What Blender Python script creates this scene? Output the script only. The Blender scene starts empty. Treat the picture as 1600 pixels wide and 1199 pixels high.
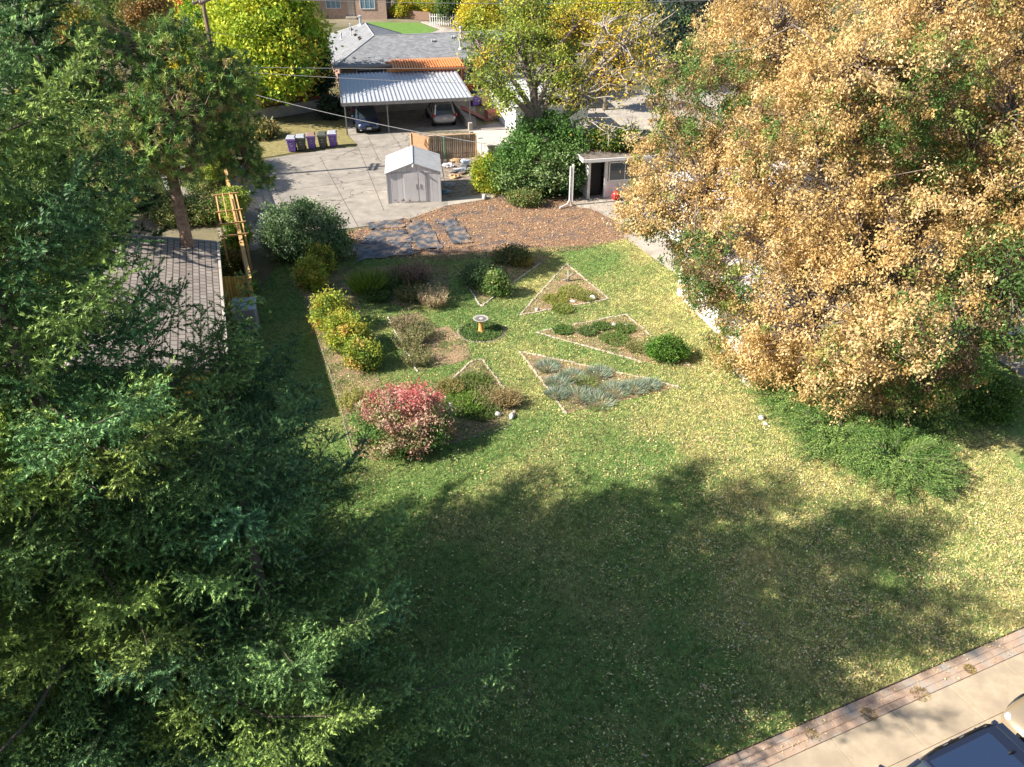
import bpy, math, random
import numpy as np
from mathutils import Vector, Matrix
random.seed(7)
SC = bpy.context.scene
COL = SC.collection
# ------------------------------------------------------------------ camera, sky, sun, exposure
CAM_F, CAM_P, CAM_H = 1300.0, math.radians(31.5), 17.0
cam_d = bpy.data.cameras.new('camera')
cam = bpy.data.objects.new('camera', cam_d); COL.objects.link(cam)
cam.location = (0, 0, CAM_H); cam.rotation_euler = (math.pi/2-CAM_P, 0, 0)
cam_d.sensor_width = 36; cam_d.lens = CAM_F/1600*36; cam_d.clip_end = 2000
SC.camera = cam
SUN_EL, SUN_SH = math.radians(37.0), math.radians(15)     # elevation; heading in which the shadows fall
world = bpy.data.worlds.new('World'); SC.world = world; world.use_nodes = True
wn = world.node_tree; bg = wn.nodes['Background']
sky = wn.nodes.new('ShaderNodeTexSky'); sky.sky_type = 'NISHITA'; sky.sun_disc = False
sky.sun_elevation = SUN_EL
sun_to = Vector((-math.cos(SUN_SH), -math.sin(SUN_SH), math.tan(SUN_EL))).normalized()
sky.sun_rotation = math.atan2(sun_to.x, sun_to.y)
wn.links.new(sky.outputs[0], bg.inputs[0]); bg.inputs[1].default_value = 0.078
sl = bpy.data.lights.new('sun', 'SUN'); sl.energy = 5.0; sl.angle = math.radians(0.5); sl.color = (1.0, .93, .82)
so = bpy.data.objects.new('sun', sl); COL.objects.link(so)
so.rotation_euler = sun_to.to_track_quat('Z', 'Y').to_euler()
SC.view_settings.view_transform = 'Standard'; SC.view_settings.look = 'None'
SC.view_settings.exposure = 1.2; SC.view_settings.gamma = 1

# ------------------------------------------------------------------ layout maths (surveying positions on the ground)
def G(px, py, z=0.0):
    xc = (px-800)/CAM_F; yc = -(py-599.5)/CAM_F
    dy = math.cos(CAM_P)+yc*math.sin(CAM_P); dz = -math.sin(CAM_P)+yc*math.cos(CAM_P)
    t = (z-CAM_H)/dz
    return Vector((xc*t, dy*t, z))
def W(px, py, Y):
    xc = (px-800)/CAM_F; yc = -(py-599.5)/CAM_F
    dy = math.cos(CAM_P)+yc*math.sin(CAM_P); dz = -math.sin(CAM_P)+yc*math.cos(CAM_P)
    t = Y/dy
    return np.array([xc*t, Y, CAM_H+dz*t]), t/CAM_F        # point, metres per pixel there

# ------------------------------------------------------------------ materials
def nt(m):
    m.use_nodes = True; return m.node_tree.nodes, m.node_tree.links
def mat(name, c, rough=.8, c2=None, scale=4., bump=0., bscale=None, metal=0., spec=.3, detail=6., c3=None, s3=.6, coords='Object'):
    m = bpy.data.materials.new(name); N, L = nt(m); b = N['Principled BSDF']
    b.inputs['Roughness'].default_value = rough; b.inputs['Metallic'].default_value = metal
    b.inputs['Specular IOR Level'].default_value = spec
    b.inputs['Base Color'].default_value = (*c, 1)
    tc = N.new('ShaderNodeTexCoord')
    if c2 is not None:
        n = N.new('ShaderNodeTexNoise'); n.inputs['Scale'].default_value = scale; n.inputs['Detail'].default_value = detail
        n.inputs['Roughness'].default_value = .65
        L.new(tc.outputs[coords], n.inputs['Vector'])
        r = N.new('ShaderNodeValToRGB'); r.color_ramp.elements[0].position = .35; r.color_ramp.elements[1].position = .65
        r.color_ramp.elements[0].color = (*c, 1); r.color_ramp.elements[1].color = (*c2, 1)
        L.new(n.outputs['Fac'], r.inputs[0]); out = r.outputs[0]
        if c3 is not None:
            n3 = N.new('ShaderNodeTexNoise'); n3.inputs['Scale'].default_value = s3; n3.inputs['Detail'].default_value = 5
            L.new(tc.outputs[coords], n3.inputs['Vector'])
            r3 = N.new('ShaderNodeValToRGB'); r3.color_ramp.elements[0].position = .48; r3.color_ramp.elements[1].position = .68
            L.new(n3.outputs['Fac'], r3.inputs[0])
            mx = N.new('ShaderNodeMix'); mx.data_type = 'RGBA'
            L.new(r3.outputs[0], mx.inputs[0]); L.new(out, mx.inputs[6]); mx.inputs[7].default_value = (*c3, 1); out = mx.outputs[2]
        L.new(out, b.inputs['Base Color'])
    if bump:
        n2 = N.new('ShaderNodeTexNoise'); n2.inputs['Scale'].default_value = bscale or scale*4; n2.inputs['Detail'].default_value = 4
        L.new(tc.outputs[coords], n2.inputs['Vector'])
        bp = N.new('ShaderNodeBump'); bp.inputs['Strength'].default_value = bump; bp.inputs['Distance'].default_value = .05
        L.new(n2.outputs['Fac'], bp.inputs['Height']); L.new(bp.outputs[0], b.inputs['Normal'])
    return m
def leafmat(name, trans=.3, rough=.6):
    m = bpy.data.materials.new(name); N, L = nt(m); b = N['Principled BSDF']
    at = N.new('ShaderNodeAttribute'); at.attribute_name = 'Col'
    L.new(at.outputs['Color'], b.inputs['Base Color']); b.inputs['Roughness'].default_value = rough
    b.inputs['Specular IOR Level'].default_value = .25
    tr = N.new('ShaderNodeBsdfTranslucent'); L.new(at.outputs['Color'], tr.inputs[0])
    mx = N.new('ShaderNodeMixShader'); mx.inputs[0].default_value = trans
    L.new(b.outputs[0], mx.inputs[1]); L.new(tr.outputs[0], mx.inputs[2])
    L.new(mx.outputs[0], N['Material Output'].inputs[0])
    return m
def stripemat(name, c, c2, period, width, axis=0, rough=.8, bump=0, c3=None, nscale=3., metal=0.):
    """boards, shingle courses or metal ribs: thin dark lines every `period` metres across one axis, noise over the rest"""
    m = bpy.data.materials.new(name); N, L = nt(m); b = N['Principled BSDF']; b.inputs['Roughness'].default_value = rough; b.inputs['Metallic'].default_value = metal
    tc = N.new('ShaderNodeTexCoord'); sp = N.new('ShaderNodeSeparateXYZ'); L.new(tc.outputs['Object'], sp.inputs[0])
    def mth(op, a, v):
        k = N.new('ShaderNodeMath'); k.operation = op; L.new(a, k.inputs[0])
        if isinstance(v, (int, float)): k.inputs[1].default_value = v
        else: L.new(v, k.inputs[1])
        return k.outputs[0]
    q = mth('DIVIDE', sp.outputs[axis], period); fr = mth('FRACT', q, 0); lin = mth('LESS_THAN', fr, width/period)
    fl = mth('FLOOR', q, 0); wnz = N.new('ShaderNodeTexWhiteNoise'); wnz.noise_dimensions = '1D'; L.new(fl, wnz.inputs['W'])
    n = N.new('ShaderNodeTexNoise'); n.inputs['Scale'].default_value = nscale; n.inputs['Detail'].default_value = 6; L.new(tc.outputs['Object'], n.inputs['Vector'])
    av = mth('MULTIPLY', mth('ADD', wnz.outputs['Value'], n.outputs['Fac']), .5)
    r = N.new('ShaderNodeValToRGB'); r.color_ramp.elements[0].position = .3; r.color_ramp.elements[1].position = .7
    r.color_ramp.elements[0].color = (*c, 1); r.color_ramp.elements[1].color = (*(c3 or tuple(min(1, v*1.35) for v in c)), 1)
    L.new(av, r.inputs[0])
    mx = N.new('ShaderNodeMix'); mx.data_type = 'RGBA'; L.new(lin, mx.inputs[0]); L.new(r.outputs[0], mx.inputs[6]); mx.inputs[7].default_value = (*c2, 1)
    L.new(mx.outputs[2], b.inputs['Base Color'])
    if bump:
        inv = mth('SUBTRACT', mth('MULTIPLY', lin, -1.), -1.)
        bp = N.new('ShaderNodeBump'); bp.inputs['Strength'].default_value = bump; bp.inputs['Distance'].default_value = .02
        L.new(inv, bp.inputs['Height']); L.new(bp.outputs[0], b.inputs['Normal'])
    return m
def brickmat(name, c1, c2, mortar, w, h, msize=.01, rough=.85, rot=0., off=.5, gx=None):
    m = bpy.data.materials.new(name); N, L = nt(m); b = N['Principled BSDF']; b.inputs['Roughness'].default_value = rough
    tc = N.new('ShaderNodeTexCoord'); src = tc.outputs['Object']
    if gx == 'wall':                      # walls: run along x+y, courses along z
        sp = N.new('ShaderNodeSeparateXYZ'); L.new(src, sp.inputs[0]); ad = N.new('ShaderNodeMath'); L.new(sp.outputs[0], ad.inputs[0]); L.new(sp.outputs[1], ad.inputs[1])
        cb = N.new('ShaderNodeCombineXYZ'); L.new(ad.outputs[0], cb.inputs[0]); L.new(sp.outputs[2], cb.inputs[1]); src = cb.outputs[0]
    mp = N.new('ShaderNodeMapping'); mp.inputs['Rotation'].default_value[2] = rot; L.new(src, mp.inputs[0])
    br = N.new('ShaderNodeTexBrick'); br.inputs['Scale'].default_value = 1; br.inputs['Brick Width'].default_value = w; br.inputs['Row Height'].default_value = h
    br.inputs['Mortar Size'].default_value = msize; br.inputs['Color1'].default_value = (*c1, 1); br.inputs['Color2'].default_value = (*c2, 1); br.inputs['Mortar'].default_value = (*mortar, 1)
    br.offset = off; L.new(mp.outputs[0], br.inputs[0])
    n = N.new('ShaderNodeTexNoise'); n.inputs['Scale'].default_value = 2.2; n.inputs['Detail'].default_value = 7; L.new(tc.outputs['Object'], n.inputs['Vector'])
    mr = N.new('ShaderNodeMapRange'); mr.inputs[3].default_value = .7; mr.inputs[4].default_value = 1.3; L.new(n.outputs['Fac'], mr.inputs[0])
    mx = N.new('ShaderNodeMix'); mx.data_type = 'RGBA'; mx.blend_type = 'MULTIPLY'; mx.inputs[0].default_value = 1; L.new(br.outputs[0], mx.inputs[6]); L.new(mr.outputs[0], mx.inputs[7])
    L.new(mx.outputs[2], b.inputs['Base Color'])
    bp = N.new('ShaderNodeBump'); bp.inputs['Strength'].default_value = .5; bp.inputs['Distance'].default_value = .01; bp.invert = True
    L.new(br.outputs['Fac'], bp.inputs['Height']); L.new(bp.outputs[0], b.inputs['Normal'])
    return m

M = {}
M['leaf'] = leafmat('leaf', .3); M['needle'] = leafmat('needle', .12, .55); M['litter'] = leafmat('litter', .1, .8); M['blade'] = leafmat('blade', .25, .6)
M['lawn'] = mat('lawn', (.12, .22, .05), .95, (.26, .31, .09), 3.5, .8, 60, c3=(.38, .33, .13), s3=.35)
M['dirt'] = mat('dirt', (.11, .075, .045), .95, (.2, .14, .085), 2.5, .6, 30)
M['ground'] = mat('ground', (.07, .085, .03), .95, (.16, .13, .07), .6, .5, 12, c3=(.24, .2, .14), s3=.08)
M['mulch'] = mat('mulch', (.19, .11, .065), .95, (.34, .22, .14), 9, .9, 40, c3=(.10, .095, .10), s3=1.1)
M['bedsoil'] = mat('bedsoil', (.22, .14, .08), .95, (.42, .29, .18), 8, .8, 40, c3=(.12, .14, .045), s3=1.6)
M['concrete'] = mat('concrete', (.33, .295, .25), .85, (.42, .38, .325), 2.2, .15, 40, c3=(.27, .24, .205), s3=.7)
M['alley'] = mat('alley', (.24, .215, .185), .85, (.34, .305, .26), 1.6, .15, 30, c3=(.22, .20, .175), s3=.55)
_N, _L = nt(M['alley']); _b = _N['Principled BSDF']; _src = _b.inputs['Base Color'].links[0].from_socket
_tc = _N.new('ShaderNodeTexCoord'); _dn = _N.new('ShaderNodeTexNoise'); _dn.inputs['Scale'].default_value = .8; _dn.inputs['Detail'].default_value = 5; _L.new(_tc.outputs['Object'], _dn.inputs['Vector'])
_ad = _N.new('ShaderNodeVectorMath'); _ad.operation = 'MULTIPLY_ADD'; _ad.inputs[1].default_value = (2.2, 2.2, 0); _L.new(_dn.outputs['Color'], _ad.inputs[0]); _L.new(_tc.outputs['Object'], _ad.inputs[2])
_vo = _N.new('ShaderNodeTexVoronoi'); _vo.feature = 'DISTANCE_TO_EDGE'; _vo.inputs['Scale'].default_value = .16; _L.new(_ad.outputs[0], _vo.inputs['Vector'])
_ls = _N.new('ShaderNodeMath'); _ls.operation = 'LESS_THAN'; _ls.inputs[1].default_value = .0045; _L.new(_vo.outputs['Distance'], _ls.inputs[0])
_m1 = _N.new('ShaderNodeMix'); _m1.data_type = 'RGBA'; _L.new(_ls.outputs[0], _m1.inputs[0]); _L.new(_src, _m1.inputs[6]); _m1.inputs[7].default_value = (.09, .075, .06, 1)
_sn = _N.new('ShaderNodeTexNoise'); _sn.inputs['Scale'].default_value = 1.1; _sn.inputs['Detail'].default_value = 8; _sn.inputs['Roughness'].default_value = .7; _L.new(_tc.outputs['Object'], _sn.inputs['Vector'])
_sr = _N.new('ShaderNodeValToRGB'); _sr.color_ramp.elements[0].position = .60; _sr.color_ramp.elements[1].position = .72; _L.new(_sn.outputs['Fac'], _sr.inputs[0])
_m2 = _N.new('ShaderNodeMix'); _m2.data_type = 'RGBA'; _L.new(_sr.outputs[0], _m2.inputs[0]); _L.new(_m1.outputs[2], _m2.inputs[6]); _m2.inputs[7].default_value = (.15, .125, .10, 1); _L.new(_m2.outputs[2], _b.inputs['Base Color'])
M['sidewalk'] = mat('sidewalk', (.37, .295, .205), .85, (.45, .365, .26), 5, .25, 90, c3=(.33, .265, .19), s3=1.1)
M['asphalt'] = mat('asphalt', (.055, .055, .06), .9, (.09, .088, .09), 5, .3, 80)
M['farroad'] = mat('farroad', (.3, .27, .25), .9, (.38, .34, .31), 1)
M['gravel'] = mat('gravel', (.13, .115, .105), .95, (.30, .27, .25), 14, .8, 30)
M['paver'] = brickmat('paver', (.36, .24, .18), (.30, .26, .22), (.17, .13, .09), .25, .17, .008, rot=0)
M['fabric'] = mat('fabric', (.03, .036, .045), .6, (.12, .13, .15), 3, .6, 9, spec=.5, c3=(.30, .20, .13), s3=1.6)
M['white_metal'] = mat('white_metal', (.52, .505, .52), .5, (.60, .58, .59), 1.5, spec=.4, c3=(.55, .52, .5), s3=2.5)
M['shed_roof'] = mat('shed_roof', (.38, .375, .38), .5, (.47, .465, .465), 2, .1, 8)
M['rust'] = mat('rust', (.2, .11, .07), .9, (.35, .22, .15), 8)
M['white_paint'] = mat('white_paint', (.8, .79, .77), .6, (.72, .71, .69), 1.)
M['stucco'] = mat('stucco', (.70, .69, .68), .85, (.62, .61, .60), 2, .2, 60)
M['grey_metal'] = mat('grey_metal', (.19, .185, .18), .6, (.26, .25, .24), 3)
M['galv'] = stripemat('galv', (.46, .47, .48), (.20, .205, .215), .38, .07, 0, .42, .8, nscale=1.2, metal=.25)
M['dark'] = mat('dark', (.012, .013, .015), .6)
M['rubber'] = mat('rubber', (.018, .018, .018), .85)
M['glass'] = mat('glass', (.03, .045, .06), .08, spec=.9)
M['glass_blue'] = mat('glass_blue', (.10, .19, .27), .1, (.16, .26, .33), 2, spec=.8)
M['chrome'] = mat('chrome', (.6, .6, .6), .2, metal=.9)
M['lamp_glass'] = mat('lamp_glass', (.42, .43, .45), .12, spec=.8)
M['red_lens'] = mat('red_lens', (.42, .015, .02), .25, spec=.6)
M['plate'] = mat('plate', (.5, .52, .5), .5)
def paint(name, c, metal=.4, rough=.28):
    m = mat(name, c, rough, metal=metal, spec=.5); b = m.node_tree.nodes['Principled BSDF']; b.inputs['Coat Weight'].default_value = .8; b.inputs['Coat Roughness'].default_value = .06; return m
M['paint_navy'] = paint('paint_navy', (.018, .024, .045), .3); M['paint_black'] = paint('paint_black', (.03, .045, .10)); M['paint_grey'] = paint('paint_grey', (.34, .33, .35), .3); M['paint_beige'] = paint('paint_beige', (.42, .33, .22), .5)
M['shingle'] = brickmat('shingle', (.17, .175, .185), (.27, .275, .285), (.11, .11, .12), .33, .16, .008)
M['brownshingle'] = brickmat('brownshingle', (.235, .195, .165), (.32, .275, .24), (.07, .055, .045), .34, .25, .022, rot=math.pi/2)
M['brick'] = brickmat('brick', (.27, .14, .10), (.36, .21, .16), (.3, .25, .22), .22, .075, .008, gx='wall')
M['farbrick'] = brickmat('farbrick', (.38, .24, .18), (.46, .31, .24), (.42, .34, .28), .3, .1, .008, gx='wall')
M['blockwall'] = brickmat('blockwall', (.36, .33, .29), (.42, .385, .34), (.25, .23, .2), .4, .2, .01, gx='wall')
M['trim'] = mat('trim', (.42, .38, .33), .7)
M['redwood'] = stripemat('redwood', (.26, .07, .03), (.06, .02, .012), .14, .012, 0, .8, .5, (.38, .12, .05))
M['orangewood'] = mat('orangewood', (.62, .22, .07), .7, (.7, .28, .1), 5)
M['yellowwood'] = stripemat('yellowwood', (.50, .30, .07), (.12, .06, .015), .13, .015, 0, .75, .5, (.62, .40, .12))
M['tanwood'] = mat('tanwood', (.40, .26, .14), .8, (.52, .36, .2), 6, .2)
M['goldwood'] = mat('goldwood', (.48, .29, .11), .8, (.60, .39, .17), 6, .2)
M['greywood'] = stripemat('greywood', (.22, .16, .11), (.03, .022, .016), .125, .022, 0, .9, .6, (.38, .29, .2))
M['palewood'] = stripemat('palewood', (.42, .38, .33), (.24, .21, .18), .12, .012, 0, .8)
M['polewood'] = mat('polewood', (.13, .085, .06), .9, (.2, .14, .1), 10)
M['bark'] = mat('bark', (.13, .10, .08), .95, (.27, .215, .175), 9, .9, 25)
M['sprucebark'] = mat('sprucebark', (.09, .07, .055), .95, (.17, .135, .11), 9, .9, 25)
M['palebark'] = mat('palebark', (.26, .23, .20), .95, (.42, .38, .34), 7, .8, 25)
M['darkbark'] = mat('darkbark', (.06, .045, .035), .95, (.12, .09, .07), 9, .8, 25)
M['stone'] = mat('stone', (.45, .40, .34), .9, (.62, .57, .5), 6, .5, 20)
M['whitestone'] = mat('whitestone', (.40, .38, .35), .9, (.55, .53, .50), 6, .5, 20)
M['borderbrick'] = mat('borderbrick', (.34, .27, .2), .9, (.58, .50, .40), 5, .4, 25)
M['bath_stone'] = mat('bath_stone', (.30, .275, .245), .85, (.42, .39, .35), 8, .3, 30)
M['terracotta'] = mat('terracotta', (.55, .30, .08), .7, (.66, .40, .13), 6, .2, 20)
M['water'] = mat('water', (.16, .15, .13), .3, spec=.4)
M['bin_purple'] = mat('bin_purple', (.17, .10, .36), .5, spec=.4); M['bin_green'] = mat('bin_green', (.085, .09, .075), .55)
M['bin_lid_grey'] = mat('bin_lid_grey', (.34, .35, .38), .5); M['bin_lid_brown'] = mat('bin_lid_brown', (.25, .17, .14), .6)
M['blueplastic'] = mat('blueplastic', (.33, .40, .50), .5, (.40, .46, .55), 3)
M['redplastic'] = mat('redplastic', (.62, .04, .03), .35, spec=.5)
M['wire'] = mat('wire', (.25, .25, .25), .6)
M['yellowboard'] = mat('yellowboard', (.65, .45, .18), .7)
M['redbox'] = mat('redbox', (.33, .10, .07), .8, (.42, .17, .11), 6)

# ------------------------------------------------------------------ object helpers
def tag(o, label=None, cat=None, group=None, kind=None):
    if label: o['label'] = label
    if cat: o['category'] = cat
    if group: o['group'] = group
    if kind: o['kind'] = kind
    return o
def thing(name, label, cat, loc=(0, 0, 0), rz=0., group=None):
    o = bpy.data.objects.new(name, None); COL.objects.link(o); o.location = loc; o.rotation_euler = (0, 0, rz); o.empty_display_size = .2
    return tag(o, label, cat, group)
class MB:
    def __init__(s): s.v = []; s.f = []
    def add(s, vs, fs):
        k = len(s.v); s.v += [tuple(v) for v in vs]; s.f += [tuple(k+i for i in f) for f in fs]; return s
    def box(s, c, d, rz=0., tilt=None):
        x, y, z = [q/2 for q in d]; R = Matrix.Rotation(rz, 3, 'Z')
        if tilt is not None: R = R @ tilt
        vs = [Vector(c)+R @ Vector((i*x, j*y, k*z)) for i in (-1, 1) for j in (-1, 1) for k in (-1, 1)]
        return s.add(vs, [(0, 1, 3, 2), (4, 6, 7, 5), (0, 4, 5, 1), (2, 3, 7, 6), (0, 2, 6, 4), (1, 5, 7, 3)])
    def bb(s, x0, x1, y0, y1, z0, z1): return s.box(((x0+x1)/2, (y0+y1)/2, (z0+z1)/2), (x1-x0, y1-y0, z1-z0))
    def tube(s, pts, rad, n=6, cap=True):
        pts = [Vector(p) for p in pts]
        if not hasattr(rad, '__len__'): rad = [rad]*len(pts)
        base = len(s.v)
        for i, p in enumerate(pts):
            d = (pts[min(i+1, len(pts)-1)]-pts[max(i-1, 0)]).normalized()
            u = d.cross(Vector((0, 0, 1)) if abs(d.z) < .9 else Vector((1, 0, 0))).normalized(); w = d.cross(u)
            for k in range(n):
                a = 2*math.pi*k/n; s.v.append(tuple(p+(u*math.cos(a)+w*math.sin(a))*rad[i]))
        for i in range(len(pts)-1):
            for k in range(n):
                a = base+i*n+k; b = base+i*n+(k+1) % n; s.f.append((a, b, b+n, a+n))
        if cap:
            s.f.append(tuple(base+k for k in range(n))[::-1]); s.f.append(tuple(base+(len(pts)-1)*n+k for k in range(n)))
        return s
    def lathe(s, prof, n=20, c=(0, 0, 0), sx=1, sy=1):
        base = len(s.v)
        for r, z in prof:
            for k in range(n):
                a = 2*math.pi*k/n; s.v.append((c[0]+r*math.cos(a)*sx, c[1]+r*math.sin(a)*sy, c[2]+z))
        for i in range(len(prof)-1):
            for k in range(n):
                a = base+i*n+k; b = base+i*n+(k+1) % n; s.f.append((a, b, b+n, a+n))
        s.f.append(tuple(base+k for k in range(n))[::-1]); s.f.append(tuple(base+(len(prof)-1)*n+k for k in range(n)))
        return s
    def prism(s, poly, z0, z1):
        n = len(poly); vs = [(p[0], p[1], z0) for p in poly]+[(p[0], p[1], z1) for p in poly]
        area = sum(poly[i][0]*poly[(i+1) % n][1]-poly[(i+1) % n][0]*poly[i][1] for i in range(n))
        fs = [tuple(range(n))[::-1], tuple(range(n, 2*n))]+[(i, (i+1) % n, n+(i+1) % n, n+i) for i in range(n)]
        if area < 0: fs = [f[::-1] for f in fs]
        return s.add(vs, fs)
    def slab(s, quad, th):       # quad of 3D points (ccw from above), extruded downwards
        n = len(quad); vs = [Vector(q) for q in quad]+[Vector(q)-Vector((0, 0, th)) for q in quad]
        return s.add(vs, [tuple(range(n)), tuple(range(n, 2*n))[::-1]]+[(i, n+i, n+(i+1) % n, (i+1) % n) for i in range(n)])
    def blob(s, c, r, seed=0, amp=.25, n=8):
        rr = random.Random(seed); base = len(s.v); rows = max(4, n//2)
        for i in range(rows+1):
            th = math.pi*i/rows
            for k in range(n):
                a = 2*math.pi*k/n; q = 1+amp*(rr.random()-.5)*2
                if i in (0, rows): q = 1
                s.v.append((c[0]+r[0]*q*math.sin(th)*math.cos(a), c[1]+r[1]*q*math.sin(th)*math.sin(a), c[2]-r[2]*q*math.cos(th)))
        for i in range(rows):
            for k in range(n):
                a = base+i*n+k; b = base+i*n+(k+1) % n; s.f.append((a, b, b+n, a+n))
        return s
    def build(s, name, m, parent=None, smooth=False, bevel=0., label=None, subsurf=0):
        me = bpy.data.meshes.new(name); me.from_pydata(s.v, [], s.f); me.validate(); me.update()
        if smooth: me.shade_smooth()
        o = bpy.data.objects.new(name, me); COL.objects.link(o); me.materials.append(M[m] if isinstance(m, str) else m)
        if parent: o.parent = parent
        if bevel:
            b = o.modifiers.new('bevel', 'BEVEL'); b.width = bevel; b.segments = 2; b.limit_method = 'ANGLE'; b.angle_limit = math.radians(40)
        if subsurf:
            b = o.modifiers.new('subsurf', 'SUBSURF'); b.levels = b.render_levels = subsurf
        if label: o['label'] = label
        return o
def struct(name, mb, m, **k): o = mb.build(name, m, **k); o['kind'] = 'structure'; return o
def sheet(name, poly, z, m, kind='structure'):
    mb = MB(); n = len(poly); area = sum(poly[i][0]*poly[(i+1) % n][1]-poly[(i+1) % n][0]*poly[i][1] for i in range(n))
    pl = list(poly) if area > 0 else list(poly)[::-1]
    mb.add([(p[0], p[1], z) for p in pl], [tuple(range(n))]); o = mb.build(name, m); o['kind'] = kind; return o
def npmesh(name, V, F, C, m, parent=None):
    V = np.asarray(V, np.float32); F = np.asarray(F, np.int32); k = F.shape[1]
    me = bpy.data.meshes.new(name); me.vertices.add(len(V)); me.vertices.foreach_set('co', V.ravel())
    me.loops.add(F.size); me.loops.foreach_set('vertex_index', F.ravel())
    me.polygons.add(len(F)); me.polygons.foreach_set('loop_start', np.arange(0, F.size, k, dtype=np.int32))
    me.update(calc_edges=True)
    a = me.color_attributes.new('Col', 'FLOAT_COLOR', 'POINT')
    C4 = np.ones((len(V), 4), np.float32); C4[:, :3] = C; a.data.foreach_set('color', C4.ravel())
    me.materials.append(M[m]); o = bpy.data.objects.new(name, me); COL.objects.link(o)
    if parent: o.parent = parent
    return o

# ------------------------------------------------------------------ foliage kernels (numpy)
def rdir(r, n, up=0.):
    d = r.normal(size=(n, 3)); d[:, 2] += up; return d/np.linalg.norm(d, axis=1, keepdims=True)
def perp(r, d):
    a = r.normal(size=d.shape); a -= (a*d).sum(1, keepdims=True)*d; return a/np.linalg.norm(a, axis=1, keepdims=True)
def leaves(P, D, Wd, L, Wt, C, bend=.0):
    """rhombus leaf at P along D, width direction Wd"""
    n = len(P); L = np.broadcast_to(np.asarray(L, float), (n,))[:, None]; Wt = np.broadcast_to(np.asarray(Wt, float), (n,))[:, None]
    mid = P+D*L*.5; V = np.stack([P, mid+Wd*Wt*.5, P+D*L, mid-Wd*Wt*.5], 1).reshape(-1, 3)
    return V, np.arange(4*n).reshape(n, 4), np.repeat(C, 4, 0)
def needles(A, D, Ln, r, per_m, nl, nw, C, Cj=.2):
    """bottle-brush needles round twigs A + D*Ln"""
    cnt = np.maximum(2, (Ln*per_m).astype(int)); idx = np.repeat(np.arange(len(A)), cnt); n = len(idx)
    s = r.random(n); P = A[idx]+D[idx]*(Ln[idx]*s)[:, None]
    side = perp(r, D[idx]); d = side*.72+D[idx]*.72; d /= np.linalg.norm(d, axis=1, keepdims=True)
    w = np.cross(d, side); w = w/np.maximum(1e-6, np.linalg.norm(w, axis=1, keepdims=True)); l = nl*(.7+.6*r.random(n))
    V = np.stack([P-w*nw*.5, P+w*nw*.5, P+d*l[:, None]], 1).reshape(-1, 3)
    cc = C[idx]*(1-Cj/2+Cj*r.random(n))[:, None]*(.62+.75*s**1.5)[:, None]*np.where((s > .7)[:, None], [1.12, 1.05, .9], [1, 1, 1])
    return V, np.arange(3*n).reshape(n, 3), np.repeat(cc, 3, 0)
def palette(r, n, cols, w, jit=.18):
    c = np.array(cols)[r.choice(len(cols), n, p=np.array(w)/sum(w))]; return np.clip(c*(1-jit+2*jit*r.random((n, 1)))*(1+.06*r.normal(size=(n, 3))), .002, 1)
def blobpts(r, blobs, n, shell=.35):
    """points spread near the surface of a union of ellipsoids (cx,cy,cz,rx,ry,rz)"""
    B = np.array(blobs, float); area = (B[:, 3]*B[:, 4]+B[:, 4]*B[:, 5]+B[:, 3]*B[:, 5]); out = []; tot = 0
    while tot < n:
        k = r.choice(len(B), n*2, p=area/area.sum()); d = rdir(r, n*2)
        q = 1-shell*r.random(n*2)**1.6; q *= 1+.16*np.sin(d[:, 0]*7+k)*np.cos(d[:, 1]*6+2*k); q = np.where(r.random(n*2) < .07, q*(1.05+.25*r.random(n*2)), q)
        p = B[k, :3]+d*B[k, 3:6]*q[:, None]; keep = np.ones(len(p), bool)
        for j in range(len(B)):
            e = (((p-B[j, :3])/B[j, 3:6])**2).sum(1); keep &= ~((e < .45) & (k != j))
        keep &= p[:, 2] > .15
        out.append(p[keep]); tot += keep.sum()
    return np.concatenate(out)[:n]
def clump_leaves(r, CP, per, spread, L, Wt, ccol, droop=.0, up=.0, jit=.22, flat=.7):
    n = len(CP)*per; idx = np.repeat(np.arange(len(CP)), per); sp = spread*(.6+.8*r.random(len(CP)))
    off = r.normal(size=(n, 3))*np.array([1, 1, flat])*sp[idx][:, None]*.5
    P = CP[idx]+off; D = rdir(r, n, up-droop); Wd = perp(r, D)
    C = np.clip(ccol[idx]*(1-jit+2*jit*r.random((n, 1))), .002, 1)
    s = .7+.6*r.random(n)
    P[:, 2] = np.maximum(P[:, 2], .03)
    return leaves(P, D, Wd, L*s, Wt*s, C)
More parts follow.
